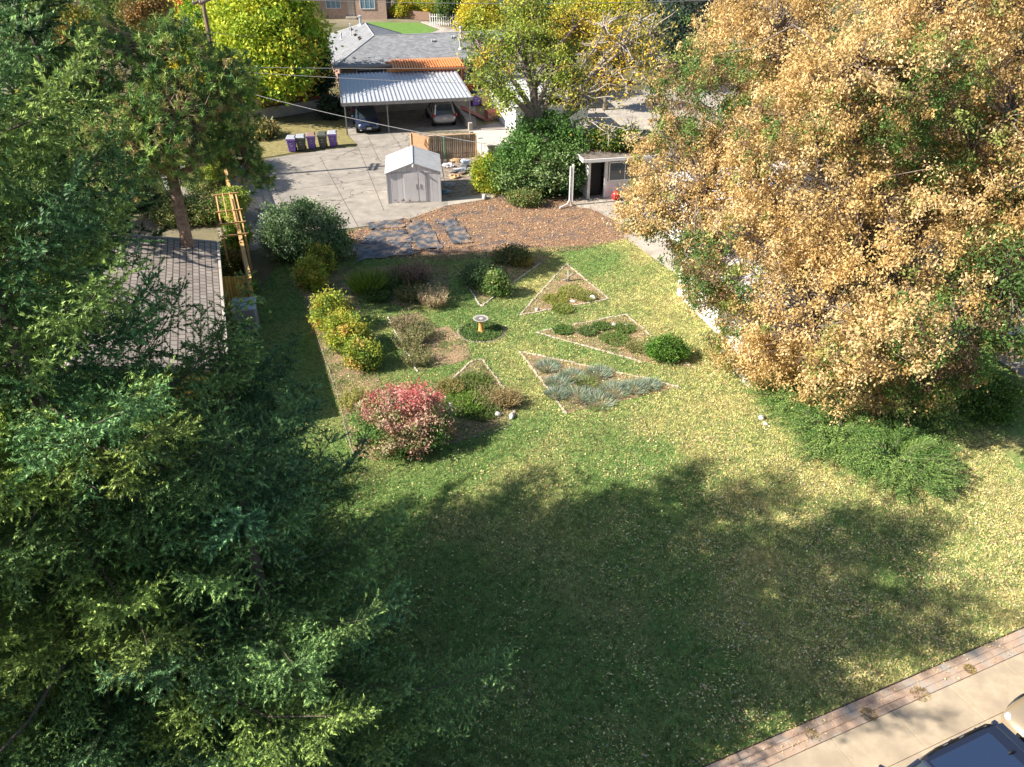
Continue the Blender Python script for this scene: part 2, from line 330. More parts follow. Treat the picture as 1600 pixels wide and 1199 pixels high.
def limbs(mb, r, base, CP, r0, nmain=7, wig=.25, split=.35, twigr=.02, frac=.6, trunk_top=None):
    """trunk, main limbs towards cluster groups, then a twig to a share of the leaf clumps"""
    base = np.array(base, float); cen = CP.mean(0); top = np.array(trunk_top if trunk_top is not None else [base[0]*.6+cen[0]*.4, base[1]*.6+cen[1]*.4, base[2]+(cen[2]-base[2])*split], float)
    mid = (base+top)/2+r.normal(size=3)*[.12, .12, 0]
    mb.tube([base-[0, 0, .1], base+[0, 0, .25], mid, top], [r0*1.5, r0*1.1, r0*.9, r0*.75], 10)
    seeds = CP[r.choice(len(CP), nmain, replace=False)]
    for _ in range(4):
        a = np.argmin(((CP[:, None]-seeds[None])**2).sum(2), 1)
        seeds = np.array([CP[a == j].mean(0) if (a == j).any() else seeds[j] for j in range(nmain)])
    a = np.argmin(((CP[:, None]-seeds[None])**2).sum(2), 1)
    for j in range(nmain):
        e = seeds[j]; d = e-top; L = np.linalg.norm(d)
        pts = [top]+[top+d*t+r.normal(size=3)*wig*L*.12+np.array([0, 0, .12*L*math.sin(math.pi*t)]) for t in (.25, .5, .75)]+[e]
        rr = r0*.55; mb.tube(pts, [rr, rr*.8, rr*.6, rr*.42, rr*.25], 7)
        m = CP[a == j]
        if not len(m): continue
        m = m[r.random(len(m)) < frac]; PT = np.array(pts[1:])
        for q in m:
            s = PT[np.argmin(((PT-q)**2).sum(1)+0*PT[:, 0])]; dd = q-s; ll = np.linalg.norm(dd)
            w1 = s+dd*.35+r.normal(size=3)*.09*ll+[0, 0, .07*ll]; w2 = s+dd*.7+r.normal(size=3)*.07*ll
            mb.tube([s, w1, w2, q], [twigr*(1+ll*.35), twigr*(1+ll*.2), twigr, twigr*.4], 4, cap=False)

def tree(name, label, cat, base, blobs, n, per, spread, L, Wt, cols, w, r0, bark='bark', seed=1, droop=0., nmain=7, frac=.5, shell=.45, split=.35, twigr=.02, group=None, trunk_top=None, flat=.7, cscale=0., jit=.22):
    r = np.random.default_rng(seed); t = thing(name, label, cat, tuple(base), group=group); b = np.array(base, float)
    CP = blobpts(r, blobs, n, shell)-b
    cc = palette(r, n, cols, w)
    if cscale:      # neighbouring clumps share a kind of leaf
        f = np.sin(CP[:, 0]*cscale+seed)+np.sin(CP[:, 1]*cscale*1.3+2)+np.sin(CP[:, 2]*cscale*1.1+seed*2)+.8*r.normal(size=n)
        order = np.argsort(f); ww = np.array(w)/sum(w); cut = np.concatenate([[0], np.cumsum(ww)])*n; K = np.zeros(n, int)
        for i in range(len(cols)): K[order[int(cut[i]):int(cut[i+1])]] = i
        cc = np.array(cols)[K]*(.82+.36*r.random((n, 1)))
    V, F, C = clump_leaves(r, CP, per, spread, L, Wt, cc, droop=droop, flat=flat, jit=jit)
    npmesh('crown', V, F, C, 'leaf', t)
    mb = MB(); limbs(mb, r, (0, 0, 0), CP, r0, nmain=nmain, frac=frac, split=split, twigr=twigr, trunk_top=trunk_top); mb.build('trunk', bark, t, smooth=True)
    return t
def shrub(name, label, base, rad, n, per, spread, L, Wt, cols, w, seed=1, cat='shrub', stem='bark', droop=0., up=0., group=None, blobs=None, nst=14, cscale=0., shell=.5, stemr=.012):
    r = np.random.default_rng(seed); t = thing(name, label, cat, tuple(base), group=group)
    rx, ry, rz = rad; bl = blobs or [(0, 0, rz*.95, rx, ry, rz), (rx*.35, -ry*.2, rz*.8, rx*.7, ry*.7, rz*.8), (-rx*.35, ry*.25, rz*.85, rx*.65, ry*.7, rz*.85)]
    CP = blobpts(r, bl, n, shell); cc = palette(r, n, cols, w)
    if cscale:
        f = np.sin(CP[:, 0]*cscale+seed)+np.sin(CP[:, 1]*cscale*1.3+2)-CP[:, 2]*1.2+.6*r.normal(size=n)
        order = np.argsort(f); ww = np.array(w)/sum(w); cut = np.concatenate([[0], np.cumsum(ww)])*n; K = np.zeros(n, int)
        for i in range(len(cols)): K[order[int(cut[i]):int(cut[i+1])]] = i
        cc = np.array(cols)[K]*(.82+.36*r.random((n, 1)))
    V, F, C = clump_leaves(r, CP, per, spread, L, Wt, cc, droop=droop, up=up)
    npmesh('foliage', V, F, C, 'leaf', t)
    mb = MB()
    for q in CP[r.choice(n, min(n, nst), replace=False)]:
        s = np.array([q[0]*.15, q[1]*.15, 0]); mb.tube([s, s*.5+q*.5+[0, 0, .1*q[2]], q], [stemr*1.6, stemr, stemr*.5], 4, cap=False)
    mb.build('stem', stem, t)
    return t
def spiky(name, label, base, n, h, spread, cols, w, seed=1, cat='plant', wd=.02, lean=.35, seeds=None, group=None, leafy=0, kind=None):
    """tuft of upright blades or stalks, with optional small leaves or seed heads up the stalks"""
    r = np.random.default_rng(seed); t = thing(name, label, cat, tuple(base), group=group)
    a = r.random(n)*2*np.pi; q = np.sqrt(r.random(n))*spread; P = np.stack([np.cos(a)*q, np.sin(a)*q, np.zeros(n)], 1)
    D = np.stack([np.cos(a)*lean*(q/spread+.2), np.sin(a)*lean*(q/spread+.2), np.ones(n)], 1)+r.normal(size=(n, 3))*.12; D /= np.linalg.norm(D, axis=1, keepdims=True)
    hh = h*(.6+.5*r.random(n)); c = palette(r, n, cols, w); V, F, C = leaves(P, D, perp(r, D), hh, wd*np.ones(n), c)
    npmesh('blades' if not leafy else 'stems', V, F, C, 'leaf', t)
    if leafy:
        k = np.repeat(np.arange(n), leafy); s = .25+.75*r.random(len(k)); PP = P[k]+D[k]*(hh[k]*s)[:, None]; d = rdir(r, len(k), .4)
        V, F, C = leaves(PP, d, perp(r, d), .07*(.6+.8*r.random(len(k))), .03, palette(r, len(k), seeds or cols, w if not seeds else [1]*len(seeds)))
        npmesh('leaves', V, F, C, 'leaf', t)
    return t
def twig_system(r, base, H, R, z0, spacing, nb, slope_top, slope_bot, prof, sub=True, dens=1., step=.16):
    """conifer skeleton: returns branch polylines and twig segments"""
    BR = []; A = []; D = []; Ln = []; K = []
    z = z0
    while z < H-.15:
        t = (z-z0)/(H-z0); n = max(3, int(nb*(1-.45*t))); ph = r.random()*6.28
        for k in range(n):
            az = ph+6.283*k/n+r.normal()*.22; L = R*prof(t)*(.42+.68*r.random())*(1.35 if (r.random() < .16 and .12 < t < .6 and H < 13) or (r.random() < .2 and t > .6 and abs(az % 6.283-3.1) < 2.2) else 1)+.12
            sl = slope_bot+(slope_top-slope_bot)*t+r.normal()*.08; u = np.array([math.cos(az), math.sin(az), 0.]); sd = np.array([-u[1], u[0], 0.])
            m = max(3, int(L/step)); s = np.linspace(0, 1, m+1); lat = r.normal()*.12*L*s**2
            P = np.array([0, 0, z])+u*(L*s)[:, None]+sd*lat[:, None]; P[:, 2] += L*(math.tan(sl)*s-.16*np.sin(s*2.6)+.16*s**3)
            BR.append((P, .012+.011*L)); sh = .75+.5*r.random(); tint = r.random()
            i0 = max(1, int(m*.12))
            for i in range(i0, m+1):
                rem = L*(1-i/m); d = P[i]-P[i-1]; d /= np.linalg.norm(d)
                A.append(P[i-1]); D.append(d); Ln.append(np.linalg.norm(P[i]-P[i-1])*1.1); K.append((sh, tint))
                if i == m: A.append(P[i]); D.append(d); Ln.append(.16); K.append((sh*1.15, tint))
                for sg in (-1, 1):
                    if r.random() > dens: continue
                    l = min(1.1, .36+.42*rem)*(.65+.6*r.random()); dd = d*.62+sd*sg*(.7+.25*r.normal())+np.array([0, 0, -.12+.38*r.normal()]); dd /= np.linalg.norm(dd)
                    A.append(P[i]); D.append(dd); Ln.append(l); K.append((sh*(.85+.3*r.random()), tint))
                    if sub and l > .28:
                        for q in np.arange(.2, .97, .15/l):
                            for s2 in (-1, 1):
                                e = np.cross(dd, [0, 0, 1])*s2; e /= (np.linalg.norm(e)+1e-6); d3 = dd*.7+e*.65+np.array([0, 0, -.05+.5*r.normal()]); d3 /= np.linalg.norm(d3)
                                A.append(P[i]+dd*l*q); D.append(d3); Ln.append(.15+.20*r.random()); K.append((sh*(.85+.3*r.random()), tint))
        z += spacing*(.8+.4*r.random())*(1-.35*t)
    return BR, np.array(A), np.array(D), np.array(Ln), np.array(K)
def spruce(label, base, H, R, seed, per_m=26, dens=1., sub=True, nl=.06, nw=.028, z0=.5, step=.17, cA=(.045, .11, .05), cB=(.10, .16, .045), group='spruces along the left side of the lawn', spacing=.74, nb=7):
    r = np.random.default_rng(seed); t = thing('spruce_tree', label, 'spruce tree', (base[0], base[1], 0), group=group)
    prof = lambda q: (min(1, (1-q)*1.12)**.47)*(.88+.22*math.sin(q*21+seed))*min(1, .72+q*2.2)
    BR, A, D, Ln, K = twig_system(r, base, H, R, z0, spacing, nb, .45, -.18, prof, sub, dens, step)
    c = (np.array(cA)[None]*(1-K[:, 1:])+np.array(cB)[None]*K[:, 1:])*K[:, :1]
    V, F, C = needles(A, D, Ln, r, per_m*1.3, nl, nw, c, .5)
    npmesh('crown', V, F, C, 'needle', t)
    mb = MB(); mb.tube([(0, 0, -.1), (0, 0, .4), (.05, .03, H*.5), (0, 0, H-.1)], [.32, .24, .14, .02], 9)
    for P, rad in BR:
        k = len(P)-1; mb.tube([P[0], P[k//3], P[2*k//3], P[-1]], [rad*.6, rad*.42, rad*.25, rad*.08], 4, cap=False)
    mb.build('trunk', 'sprucebark', t, smooth=True)
    return t

# ================================================================== SETTING
ROT = math.radians(15)
big = [(-450, -40), (450, -40), (450, 700), (-450, 700)]
sheet('ground', big, 0.0, 'ground')
lawn_poly = [G(*q)[:2] for q in [(455, 395), (560, 398), (700, 400), (830, 388), (905, 385), (985, 372), (1085, 440)]]+[(9.0, 33.0), (9.6, 28.0), (24, 31.8), (27, 22)]+[(26, 20.6), (-12, 3.9), (-12, 30), (-12, 40.6)]
sheet('lawn', lawn_poly, .008, 'lawn')
mulch_poly = [G(*q)[:2] for q in [(420, 400), (520, 370), (700, 322), (850, 300), (960, 322), (990, 372), (905, 392), (830, 396), (700, 408), (560, 405), (470, 420)]]
sheet('mulch_ground', mulch_poly, .012, 'mulch')
drive = [G(*q)[:2] for q in [(352, 395), (398, 392), (430, 372), (560, 358), (640, 343), (700, 322), (842, 300), (850, 292), (760, 300), (705, 318), (690, 322), (690, 262), (655, 236), (640, 240), (745, 246), (748, 200), (742, 150), (500, 150), (545, 212), (560, 232), (455, 243), (400, 258), (330, 258)]]
drive = [G(*q)[:2] for q in [(352, 395), (398, 392), (430, 372), (560, 356), (640, 343), (700, 322), (700, 312), (690, 262), (655, 236), (640, 206), (745, 206), (742, 150), (500, 150), (545, 212), (560, 228), (455, 243), (400, 252), (240, 262), (240, 300), (330, 330)]]
struct('driveway', MB().prism(drive, -.1, .03), 'alley')
struct('garden_path', MB().prism([G(*q)[:2] for q in [(700, 322), (838, 299), (842, 291), (700, 312.5)]], -.1, .035), 'concrete')
for k, (a, b) in enumerate([((412, 262), (470, 372)), ((500, 246), (560, 356)), ((560, 232), (600, 330)), ((440, 300), (700, 264)), ((400, 252), (655, 226)), ((575, 215), (592, 250))]):
    p, q = G(*a), G(*b); d = (q-p); L_ = d.length; o = MB().box(((p+q)/2+Vector((0, 0, .0335))), (L_, .05, .002), math.atan2(d.y, d.x)).build('slab_joint', 'dark'); o['kind'] = 'structure'
    o.data.materials[0] = mat('jointdirt%d' % k, (.15, .13, .11), .9)
patio = [G(*q)[:2] for q in [(893, 316), (930, 296), (1010, 290), (1110, 300), (1080, 385), (1062, 405), (1010, 380), (960, 345), (925, 327), (905, 325)]]
struct('patio', MB().prism(patio, -.1, .04), 'concrete')
side = [Vector((6.1, 43.2)), Vector((7.3, 43.6)), Vector((9.5, 37.6)), Vector((9.2, 36.6)), Vector((8.3, 37.8))]
struct('side_path', MB().prism(side, -.1, .05), 'concrete')
# street side
su = Vector((math.cos(math.radians(23.5)), math.sin(math.radians(23.5)))); sn = Vector((-su.y, su.x))
def SP(a, n): return su*a+sn*n
n_in = SP(0, 8.12)
def strip(a0, a1, n0, n1): return [SP(a0, n0), SP(a1, n0), SP(a1, n1), SP(a0, n1)]
pv = MB()
for r_ in range(3):
    for k in range(-22, 110):
        w_ = .245; jx = random.uniform(-.006, .006); jz = random.uniform(-.006, .006)
        a = k*w_+(.12 if r_ % 2 else 0)+jx; n0 = 8.13+r_*.185
        if a < 0 or a > 26: continue
        pv.prism([SP(a, n0), SP(a+w_-.006, n0), SP(a+w_-.006, n0+.179), SP(a, n0+.179)], .0, .05+jz)
pvm = mat('paver_clay', (.33, .22, .155), .9, (.42, .31, .23), 2.6, .3, 40, c3=(.34, .31, .27), s3=1.9)
struct('paver_strip', pv, pvm, bevel=.006)
sheet('paver_bed', strip(-1, 27, 8.11, 8.70), .02, 'dirt')
struct('edging_strip', MB().prism(strip(0, 27, 8.70, 8.715), 0, .045), 'darkbark')
sw = MB()
for k in range(-3, 18):
    a0 = k*1.83+.55; sw.prism(strip(a0, a0+1.822, 7.05, 8.115), -.1, .055)
struct('sidewalk', sw, 'sidewalk', bevel=.008)
cb = MB()
for k in range(-2, 12):
    a0 = k*3.0; cb.prism(strip(a0, a0+2.99, 6.83, 7.045), -.2, .06)
struct('kerb', cb, 'sidewalk', bevel=.02)
struct('gutter', MB().prism(strip(-10, 40, 6.4, 6.825), -.3, -.10), 'concrete')
# the street lies lower than the kerb: cut the ground sheet there
me = bpy.data.objects['ground'].data; me.clear_geometry()
gp = [SP(-300, 6.9), SP(500, 6.9)]; 
me.from_pydata([(gp[0].x, gp[0].y, 0), (gp[1].x, gp[1].y, 0), (600, 900, 0), (-600, 900, 0)], [], [(0, 1, 2, 3)]); me.update()
sheet('street', [SP(-300, -12), SP(500, -12), SP(500, 6.5), SP(-300, 6.5)], -.12, 'asphalt')
# ground of the far block
sheet('far_street', [(-60, 96), (60, 106), (60, 113), (-12, 104), (-60, 101)], .012, 'farroad')
fl = [G(*q)[:2] for q in [(560, 45), (575, 35), (655, 36), (683, 47), (672, 52), (612, 58), (570, 58)]]
sheet('front_lawn', fl, .02, mat('front_lawn', (.09, .19, .03), .95, (.15, .25, .05), 1.5, .6, 30))
struct('far_pavement', MB().prism([G(*q)[:2] for q in [(612, 59), (672, 53), (690, 47), (658, 35.5), (668, 35), (702, 47), (740, 47), (740, 53), (680, 60), (612, 63)]], -.1, .1), 'concrete')
sheet('gravel_yard', [G(*q)[:2] for q in [(735, 200), (792, 190), (795, 212), (740, 216)]], .055, 'gravel')
sheet('verge', [G(*q)[:2] for q in [(395, 250), (455, 240), (560, 230), (545, 214), (540, 185), (430, 196), (395, 215)]], .035, mat('vergegrass', (.16, .15, .05), .95, (.30, .24, .11), 3, .6, 30))
sheet('side_yard', [G(*q)[:2] for q in [(640, 208), (745, 208), (800, 200), (850, 260), (842, 300), (700, 322), (692, 262), (657, 236)]], .02, mat('sidedirt', (.13, .10, .08), .95, (.36, .29, .23), 3.5, .7, 20))

sheet('parking_pad', [G(*q)[:2] for q in [(800, 158), (860, 150), (1150, 130), (1150, 190), (1040, 215), (850, 222), (800, 200)]], .016, 'concrete')
# beds
def poly(pts): return [G(*q)[:2] for q in pts]
BEDS = {
 'a': poly([(885, 413), (952, 468), (812, 493)]),
 'b': poly([(838, 520), (978, 492), (1080, 575), (1000, 566)]),
 'c': poly([(812, 550), (1062, 606), (885, 647)]),
 'd': poly([(735, 566), (752, 562), (808, 640), (795, 662), (700, 695), (600, 700), (660, 612), (700, 590)]),
 'e': poly([(606, 497), (655, 488), (690, 520), (725, 520), (735, 560), (650, 582)]),
 'f': poly([(715, 425), (752, 480), (800, 442), (870, 398), (790, 402)]),
 'g': poly([(530, 420), (700, 412), (702, 470), (640, 482), (552, 462)]),
 'h': poly([(462, 415), (520, 412), (560, 470), (585, 560), (600, 620), (590, 722), (555, 712), (530, 640), (484, 510)]),
}
for k, b_ in BEDS.items(): sheet('garden_bed', b_, .016+.001*ord(k)/1000, 'bedsoil')
sheet('worn_path', poly([(680, 515), (700, 510), (725, 530), (738, 560), (700, 572), (672, 560)]), .024, 'bedsoil')

def border(label, pts, m='borderbrick', h=.045, w=.085, l=.17, gap=.025, name='bed_edging', seed=0, wob=.028):
    r = random.Random(seed); mb = MB(); P = [G(*q) for q in pts]
    for a, b in zip(P[:-1], P[1:]):
        d = b-a; L_ = d.length; n = max(1, int(L_/(l+gap))); ang = math.atan2(d.y, d.x)
        mb.box(((a.x+b.x)/2, (a.y+b.y)/2, .02), (L_+w, w*.6, .03), ang)
        for k in range(n):
            if r.random() < .16: continue
            c = a+d*((k+.5)/n); mb.box((c.x+r.uniform(-wob, wob), c.y+r.uniform(-wob, wob), h/2+r.uniform(-.01, .012)), (L_/n-gap, w*r.uniform(.85, 1.15), h*r.uniform(.9, 1.3)), ang+r.uniform(-.06, .06))
    o = mb.build(name, m, bevel=.012); tag(o, label, 'garden edging', 'low edgings round the garden beds'); return o
border('pale brick edging of the triangular bed pointing away behind the others', [(812, 493), (885, 413), (952, 468), (812, 493)], seed=1)
border('pale brick edging round the bed that ends at the bright green bush', [(1002, 566), (838, 520), (978, 492), (1025, 532), (1078, 573)], seed=2)
border('pale brick edging round the triangular bed of silvery lavender', [(885, 647), (812, 550), (860, 560), (1000, 590), (1062, 606)], seed=3)
border('pale brick edging of the blunt topped bed right of the red bush', [(700, 600), (738, 564), (754, 563), (785, 605), (806, 650)], seed=4)
border('dark edging along the left of the wispy bed by the bare earth patch', [(606, 497), (628, 538), (652, 582)], m='stone', h=.05, w=.06, seed=5)
border('dark edging of the shaded bed behind the birdbath', [(717, 428), (752, 480), (800, 444), (845, 412)], m='stone', h=.05, w=.06, seed=6)
DE = mat('dulledge', (.20, .165, .12), .9, (.30, .26, .2), 6, .4, 25)
border('thin edging running between the spruces and the red bush', [(470, 420), (490, 510), (530, 625), (548, 700), (556, 716)], m=DE, h=.03, w=.05, l=.5, seed=8)
border('thin edging below the shaded soil right of the red bush', [(660, 702), (700, 694), (762, 678), (800, 664)], m=DE, h=.03, w=.04, l=.4, seed=9)

# ------------------------------------------------------------------ lawn blades and fallen leaves
def inpoly(P, poly_):
    x, y = P[:, 0], P[:, 1]; c = np.zeros(len(P), bool); n = len(poly_)
    for i in range(n):
        x1, y1 = poly_[i][0], poly_[i][1]; x2, y2 = poly_[(i+1) % n][0], poly_[(i+1) % n][1]
        c ^= ((y1 > y) != (y2 > y)) & (x < (x2-x1)*(y-y1)/(y2-y1+1e-12)+x1)
    return c
rg = np.random.default_rng(5)
n = 1050000
P = np.stack([rg.uniform(-12, 17, n), 11+32*rg.random(n)**1.25], 1); nrm = P @ np.array([sn.x, sn.y])
ok = inpoly(P, lawn_poly) & (nrm > 8.74)
vis = np.abs(P[:, 0]) < (.853*P[:, 1]+8.9)*.64; ok &= vis
wn_ = np.sin(P[:, 0]*3.1+P[:, 1]*1.3)+np.sin(P[:, 1]*4.3-P[:, 0]*2.2)+.9*rg.normal(size=n)
PJ = P+.14*rg.normal(size=(n, 2))+.16*np.stack([np.sin(P[:, 1]*3.3+P[:, 0]), np.sin(P[:, 0]*3.7-P[:, 1])], 1)
for k_, b_ in BEDS.items(): ok &= ~inpoly(PJ, b_) | (wn_ > {'g': -1.2, 'h': -.5, 'e': -.3, 'd': -.4, 'f': -1.}.get(k_, .6))
ok &= ~inpoly(P, poly([(680, 515), (700, 510), (725, 530), (738, 560), (700, 572), (672, 560)])) | (rg.random(n) < .22)
P = P[ok]; n = len(P)
fld = np.sin(P[:, 0]*.9+1)+np.sin(P[:, 1]*.7+P[:, 0]*.4)+np.sin(P[:, 0]*2.3-P[:, 1]*1.9)*.6+rg.normal(size=n)*.8
dry = np.clip((fld+(P[:, 0]-2.5)*.3+np.clip((P[:, 1]-19)*.12, -.8, 1.)-.9)*.35+.42, 0, 1)[:, None]  # grass gets drier towards the right and the far end
cg = palette(rg, n, [(.19, .31, .09), (.29, .38, .13), (.11, .24, .07)], [1, 1, 1], .25); cd = palette(rg, n, [(.64, .54, .24), (.48, .49, .18), (.74, .62, .34)], [1, 1, .6], .2)
pick = rg.random((n, 1)) < dry*.9; c = np.where(pick, cd, cg)
tuft = rg.random((512, 512)); ti = (np.abs(P[:, 0]*7.3+np.sin(P[:, 1]*5))).astype(int) % 512; tj = (P[:, 1]*7.3+np.sin(P[:, 0]*6)).astype(int) % 512; c = c*(.55+.85*tuft[ti, tj])[:, None]
P3 = np.concatenate([P, np.full((n, 1), .008)], 1); D = rdir(rg, n, 1.6); D[:, 2] = np.abs(D[:, 2]); Wd = perp(rg, D)
h = (.035+.055*rg.random(n))[:, None]; V = np.stack([P3-Wd*.012, P3+Wd*.012, P3+D*h], 1).reshape(-1, 3)
o = npmesh('lawn_grass', V, np.arange(3*n).reshape(n, 3), np.repeat(c, 3, 0), 'blade'); tag(o, 'short mown grass, patchy green turning dry and straw coloured towards the right', 'grass', kind='stuff')
def litter(name, label, n, sampler, cols, w, size, seed, zlift=.03):
    r = np.random.default_rng(seed); P = sampler(r, n); n = len(P); P3 = np.concatenate([P, (zlift+.03*r.random((n, 1)))], 1)
    D = rdir(r, n); D[:, 2] *= .35; D /= np.linalg.norm(D, axis=1, keepdims=True); Wd = perp(r, D); Wd[:, 2] *= .4
    s = size*(.35+1.1*r.random(n)**1.5); V, F, C = leaves(P3, D, Wd, s, s*(.35+.35*r.random(n)), palette(r, n, cols, w, .32)); V[:, 2] = np.maximum(V[:, 2], .026)
    o = npmesh(name, V, F, C, 'litter'); tag(o, label, 'fallen leaves', kind='stuff')
def samp_lawn(r, n):
    P = np.stack([r.uniform(-7, 18, n), 10.5+27*r.random(n)**1.2], 1)
    dens = .12+.88/(1+np.exp(-(P[:, 0]*.55-(P[:, 1]-24)*-.06-2.6))); dens *= np.clip(1.15-(P[:, 1]-27)*.08, .3, 1)
    f = 1.25*np.clip(.62+.45*np.sin(P[:, 0]*1.7+P[:, 1]*.9)*np.sin(P[:, 1]*1.3-P[:, 0]*.5)+.35*np.sin(P[:, 0]*4.1-P[:, 1]*2.7)*np.sin(P[:, 1]*3.7+P[:, 0]*1.9), .1, 1)**1.8
    k = (r.random(n) < dens*f) & inpoly(P, lawn_poly) & (P @ np.array([sn.x, sn.y]) > 8.8); return P[k]
litter('fallen_leaves', 'yellow and tan leaves scattered thickly over the lawn', 330000, samp_lawn, [(.70, .60, .24), (.62, .47, .22), (.76, .68, .40), (.34, .22, .11), (.52, .50, .12), (.40, .38, .28)], [3, 2.4, 1., 1., .8, .6], .07, 11)
def samp_mulch(r, n):
    P = np.stack([r.uniform(-10, 9, n), r.uniform(38, 49.5, n)], 1); P = P[inpoly(P, mulch_poly)]
    fab = inpoly(P, poly([(560, 405), (575, 370), (770, 340), (775, 392)])); return P[~fab | (r.random(len(P)) < .6)]
litter('dry_leaf_litter', 'brown and orange dry leaves covering the old vegetable patch', 42000, samp_mulch, [(.46, .26, .14), (.56, .36, .21), (.26, .14, .08), (.42, .32, .24), (.54, .36, .16)], [3, 2, 2, 1.2, .8], .10, 12, .02)
def samp_beds(r, n):
    P = np.stack([r.uniform(-11, 8, n), r.uniform(21, 41, n)], 1); k = np.zeros(n, bool)
    for b_ in BEDS.values(): k |= inpoly(P, b_)
    return P[k]
litter('bed_litter', 'tan bark chips and dry leaves lying on the garden beds', 60000, samp_beds, [(.52, .38, .25), (.62, .50, .36), (.36, .22, .14), (.5, .42, .2)], [2, 1.4, 1.5, .6], .055, 13, .02)
r = np.random.default_rng(31); n = 60000; P = np.stack([r.uniform(-12, 7.5, n), r.uniform(21, 41, n)], 1); k = np.zeros(n, bool)
for k_ in 'abdefgh': k |= inpoly(P, BEDS[k_]) & (r.random(n) < (1 if k_ in 'defgh' else .25))
nz = np.sin(P[:, 0]*2.7+P[:, 1]*1.9)+np.sin(P[:, 1]*3.9-P[:, 0]*2.9)+.5*np.sin(P[:, 0]*7.1)*np.sin(P[:, 1]*6.3); P = P[k & (nz+.5*r.normal(size=n) > .25)]; n = len(P)
hh = .05+.20*r.random(n)**2; P3 = np.concatenate([P, (hh*r.random(n))[:, None]+.02], 1); D = rdir(r, n, .9)
V, F, C = leaves(P3, D, perp(r, D), .05+.10*r.random(n), .022+.02*r.random(n), palette(r, n, [(.12, .22, .04), (.22, .30, .08), (.36, .34, .14), (.30, .22, .12)], [1.6, 1.2, .9, .7], .3))
o = npmesh('bed_weeds', V, F, C, 'leaf'); tag(o, 'scruffy low weeds and seedlings sprouting all over the garden beds', 'weeds', kind='stuff')
def samp_pav(r, n):
    a = r.uniform(0, 24, n); q = 8.15+.62*(1-r.random(n)**2.2*.95)+.06*r.normal(size=n); q = np.clip(q, 7.9, 8.95); keep = r.random(n) < (.18+.8*np.clip(np.sin(a*2.1)*np.sin(a*.9+1), 0, 1))
    P = np.stack([su.x*a+sn.x*q, su.y*a+sn.y*q], 1); return P[keep]
litter('paver_litter', 'yellow leaves drifted along the paver strip', 5200, samp_pav, [(.66, .50, .18), (.5, .36, .18), (.7, .6, .3)], [2, 1, 1], .05, 14, .05)
# weeds growing in joints of the paver strip
for k, a in enumerate(((1268, 1150), (1356, 1119), (1437, 1087), (1514, 1048))):
    q = G(*a); o = spiky('weed', ['flat dry weed at the low end of the paver strip', 'flat weed on the paver edge near the shadow tips', 'brown weed between pavers above the parked car', 'highest dry weed on the paver strip by the sidewalk'][k], (q.x, q.y, .05), 150+60*k, .05, .13+.04*(k % 3), [(.28, .19, .07), (.42, .32, .13), (.2, .17, .06)], [1, 1, 1], seed=40+k, cat='weed', wd=.02, lean=2.2, group='weeds on the paver strip')

# ================================================================== SHED, FENCES, BUILDINGS
def frame(origin, along):   # rotation so that local x points from origin to along
    d = Vector(along)-Vector(origin); return math.atan2(d.y, d.x)
# --- white metal garden shed on the slab
o0, o1 = G(607, 319), G(690, 316); rz = frame(o0, o1); t = thing('garden_shed', 'white metal garden shed with gable roof and double doors on the concrete', 'shed', (o0.x, o0.y, .03), rz)
Ws, Ds, He, Hr = (o1-o0).length, 3.55, 1.88, 2.42
mb = MB()
mb.add([(0, 0, 0), (Ws, 0, 0), (Ws, 0, He), (Ws/2, 0, Hr), (0, 0, He), (0, Ds, 0), (Ws, Ds, 0), (Ws, Ds, He), (Ws/2, Ds, Hr), (0, Ds, He)], [(0, 1, 2, 3, 4), (6, 5, 9, 8, 7), (1, 6, 7, 2), (5, 0, 4, 9)])
mb.build('wall', stripemat('shedwall', (.50, .485, .50), (.33, .31, .32), .3, .018, 0, .5, .4, (.60, .585, .595), 1.2), t)
mb = MB()
for x in (.0, .4, .8, 1.2, 1.6, 2., 2.4, 2.8, 3.2): mb.bb(-.022, -.003, x+.03, x+.09, .05, He-.05)
mb.build('rib', 'white_metal', t)
mb = MB(); e = .09
mb.slab([(-e, -e, He-.03), (Ws/2, -e, Hr+.03), (Ws/2, Ds+e, Hr+.03), (-e, Ds+e, He-.03)], .035)
mb.slab([(Ws/2, -e, Hr+.03), (Ws+e, -e, He-.03), (Ws+e, Ds+e, He-.03), (Ws/2, Ds+e, Hr+.03)], .035)
rf = mb.build('roof', 'shed_roof', t)
mb = MB().tube([(Ws/2, -e, Hr+.04), (Ws/2, Ds+e, Hr+.04)], .03, 5); mb.build('ridge_cap', 'shed_roof', rf)
for x0, x1 in ((1.02, 1.87), (1.92, 2.3)):
    d_ = MB().bb(x0, x1-.02, -.028, -.004, .08, 1.80).build('door', 'white_metal', t, bevel=.006)
    MB().bb(x1-.14 if x0 < 1.5 else x0+.05, x1-.11 if x0 < 1.5 else x0+.08, -.05, -.03, .85, 1.15).build('handle', 'grey_metal', d_)
MB().bb(-.02, Ws+.02, -.02, -.004, 1.82, 1.88).bb(2.32, 2.36, -.03, -.004, .05, 1.83).bb(-.01, .05, -.03, -.004, 0, 1.83).bb(Ws-.05, Ws+.01, -.03, -.004, 0, 1.83).build('trim', 'shed_roof', t)
for k in range(9):
    mb = MB(); x = random.choice([random.gauss(1.1, .25), random.uniform(.15, 3.0), random.gauss(1.5, .3)]); x = min(max(x, .08), Ws-.1); mb.blob((x, -.031, random.uniform(.03, .2)), (random.uniform(.02, .07), .003, random.uniform(.02, .07)), k, .4, 7); mb.build('rust_patch', 'rust', t)
MB().bb(Ws/2-.05, Ws/2+.05, -.16, -.01, Hr-.22, Hr-.08).blob((Ws/2, -.17, Hr-.15), (.05, .05, .07), 3).build('lamp', 'white_paint', t)
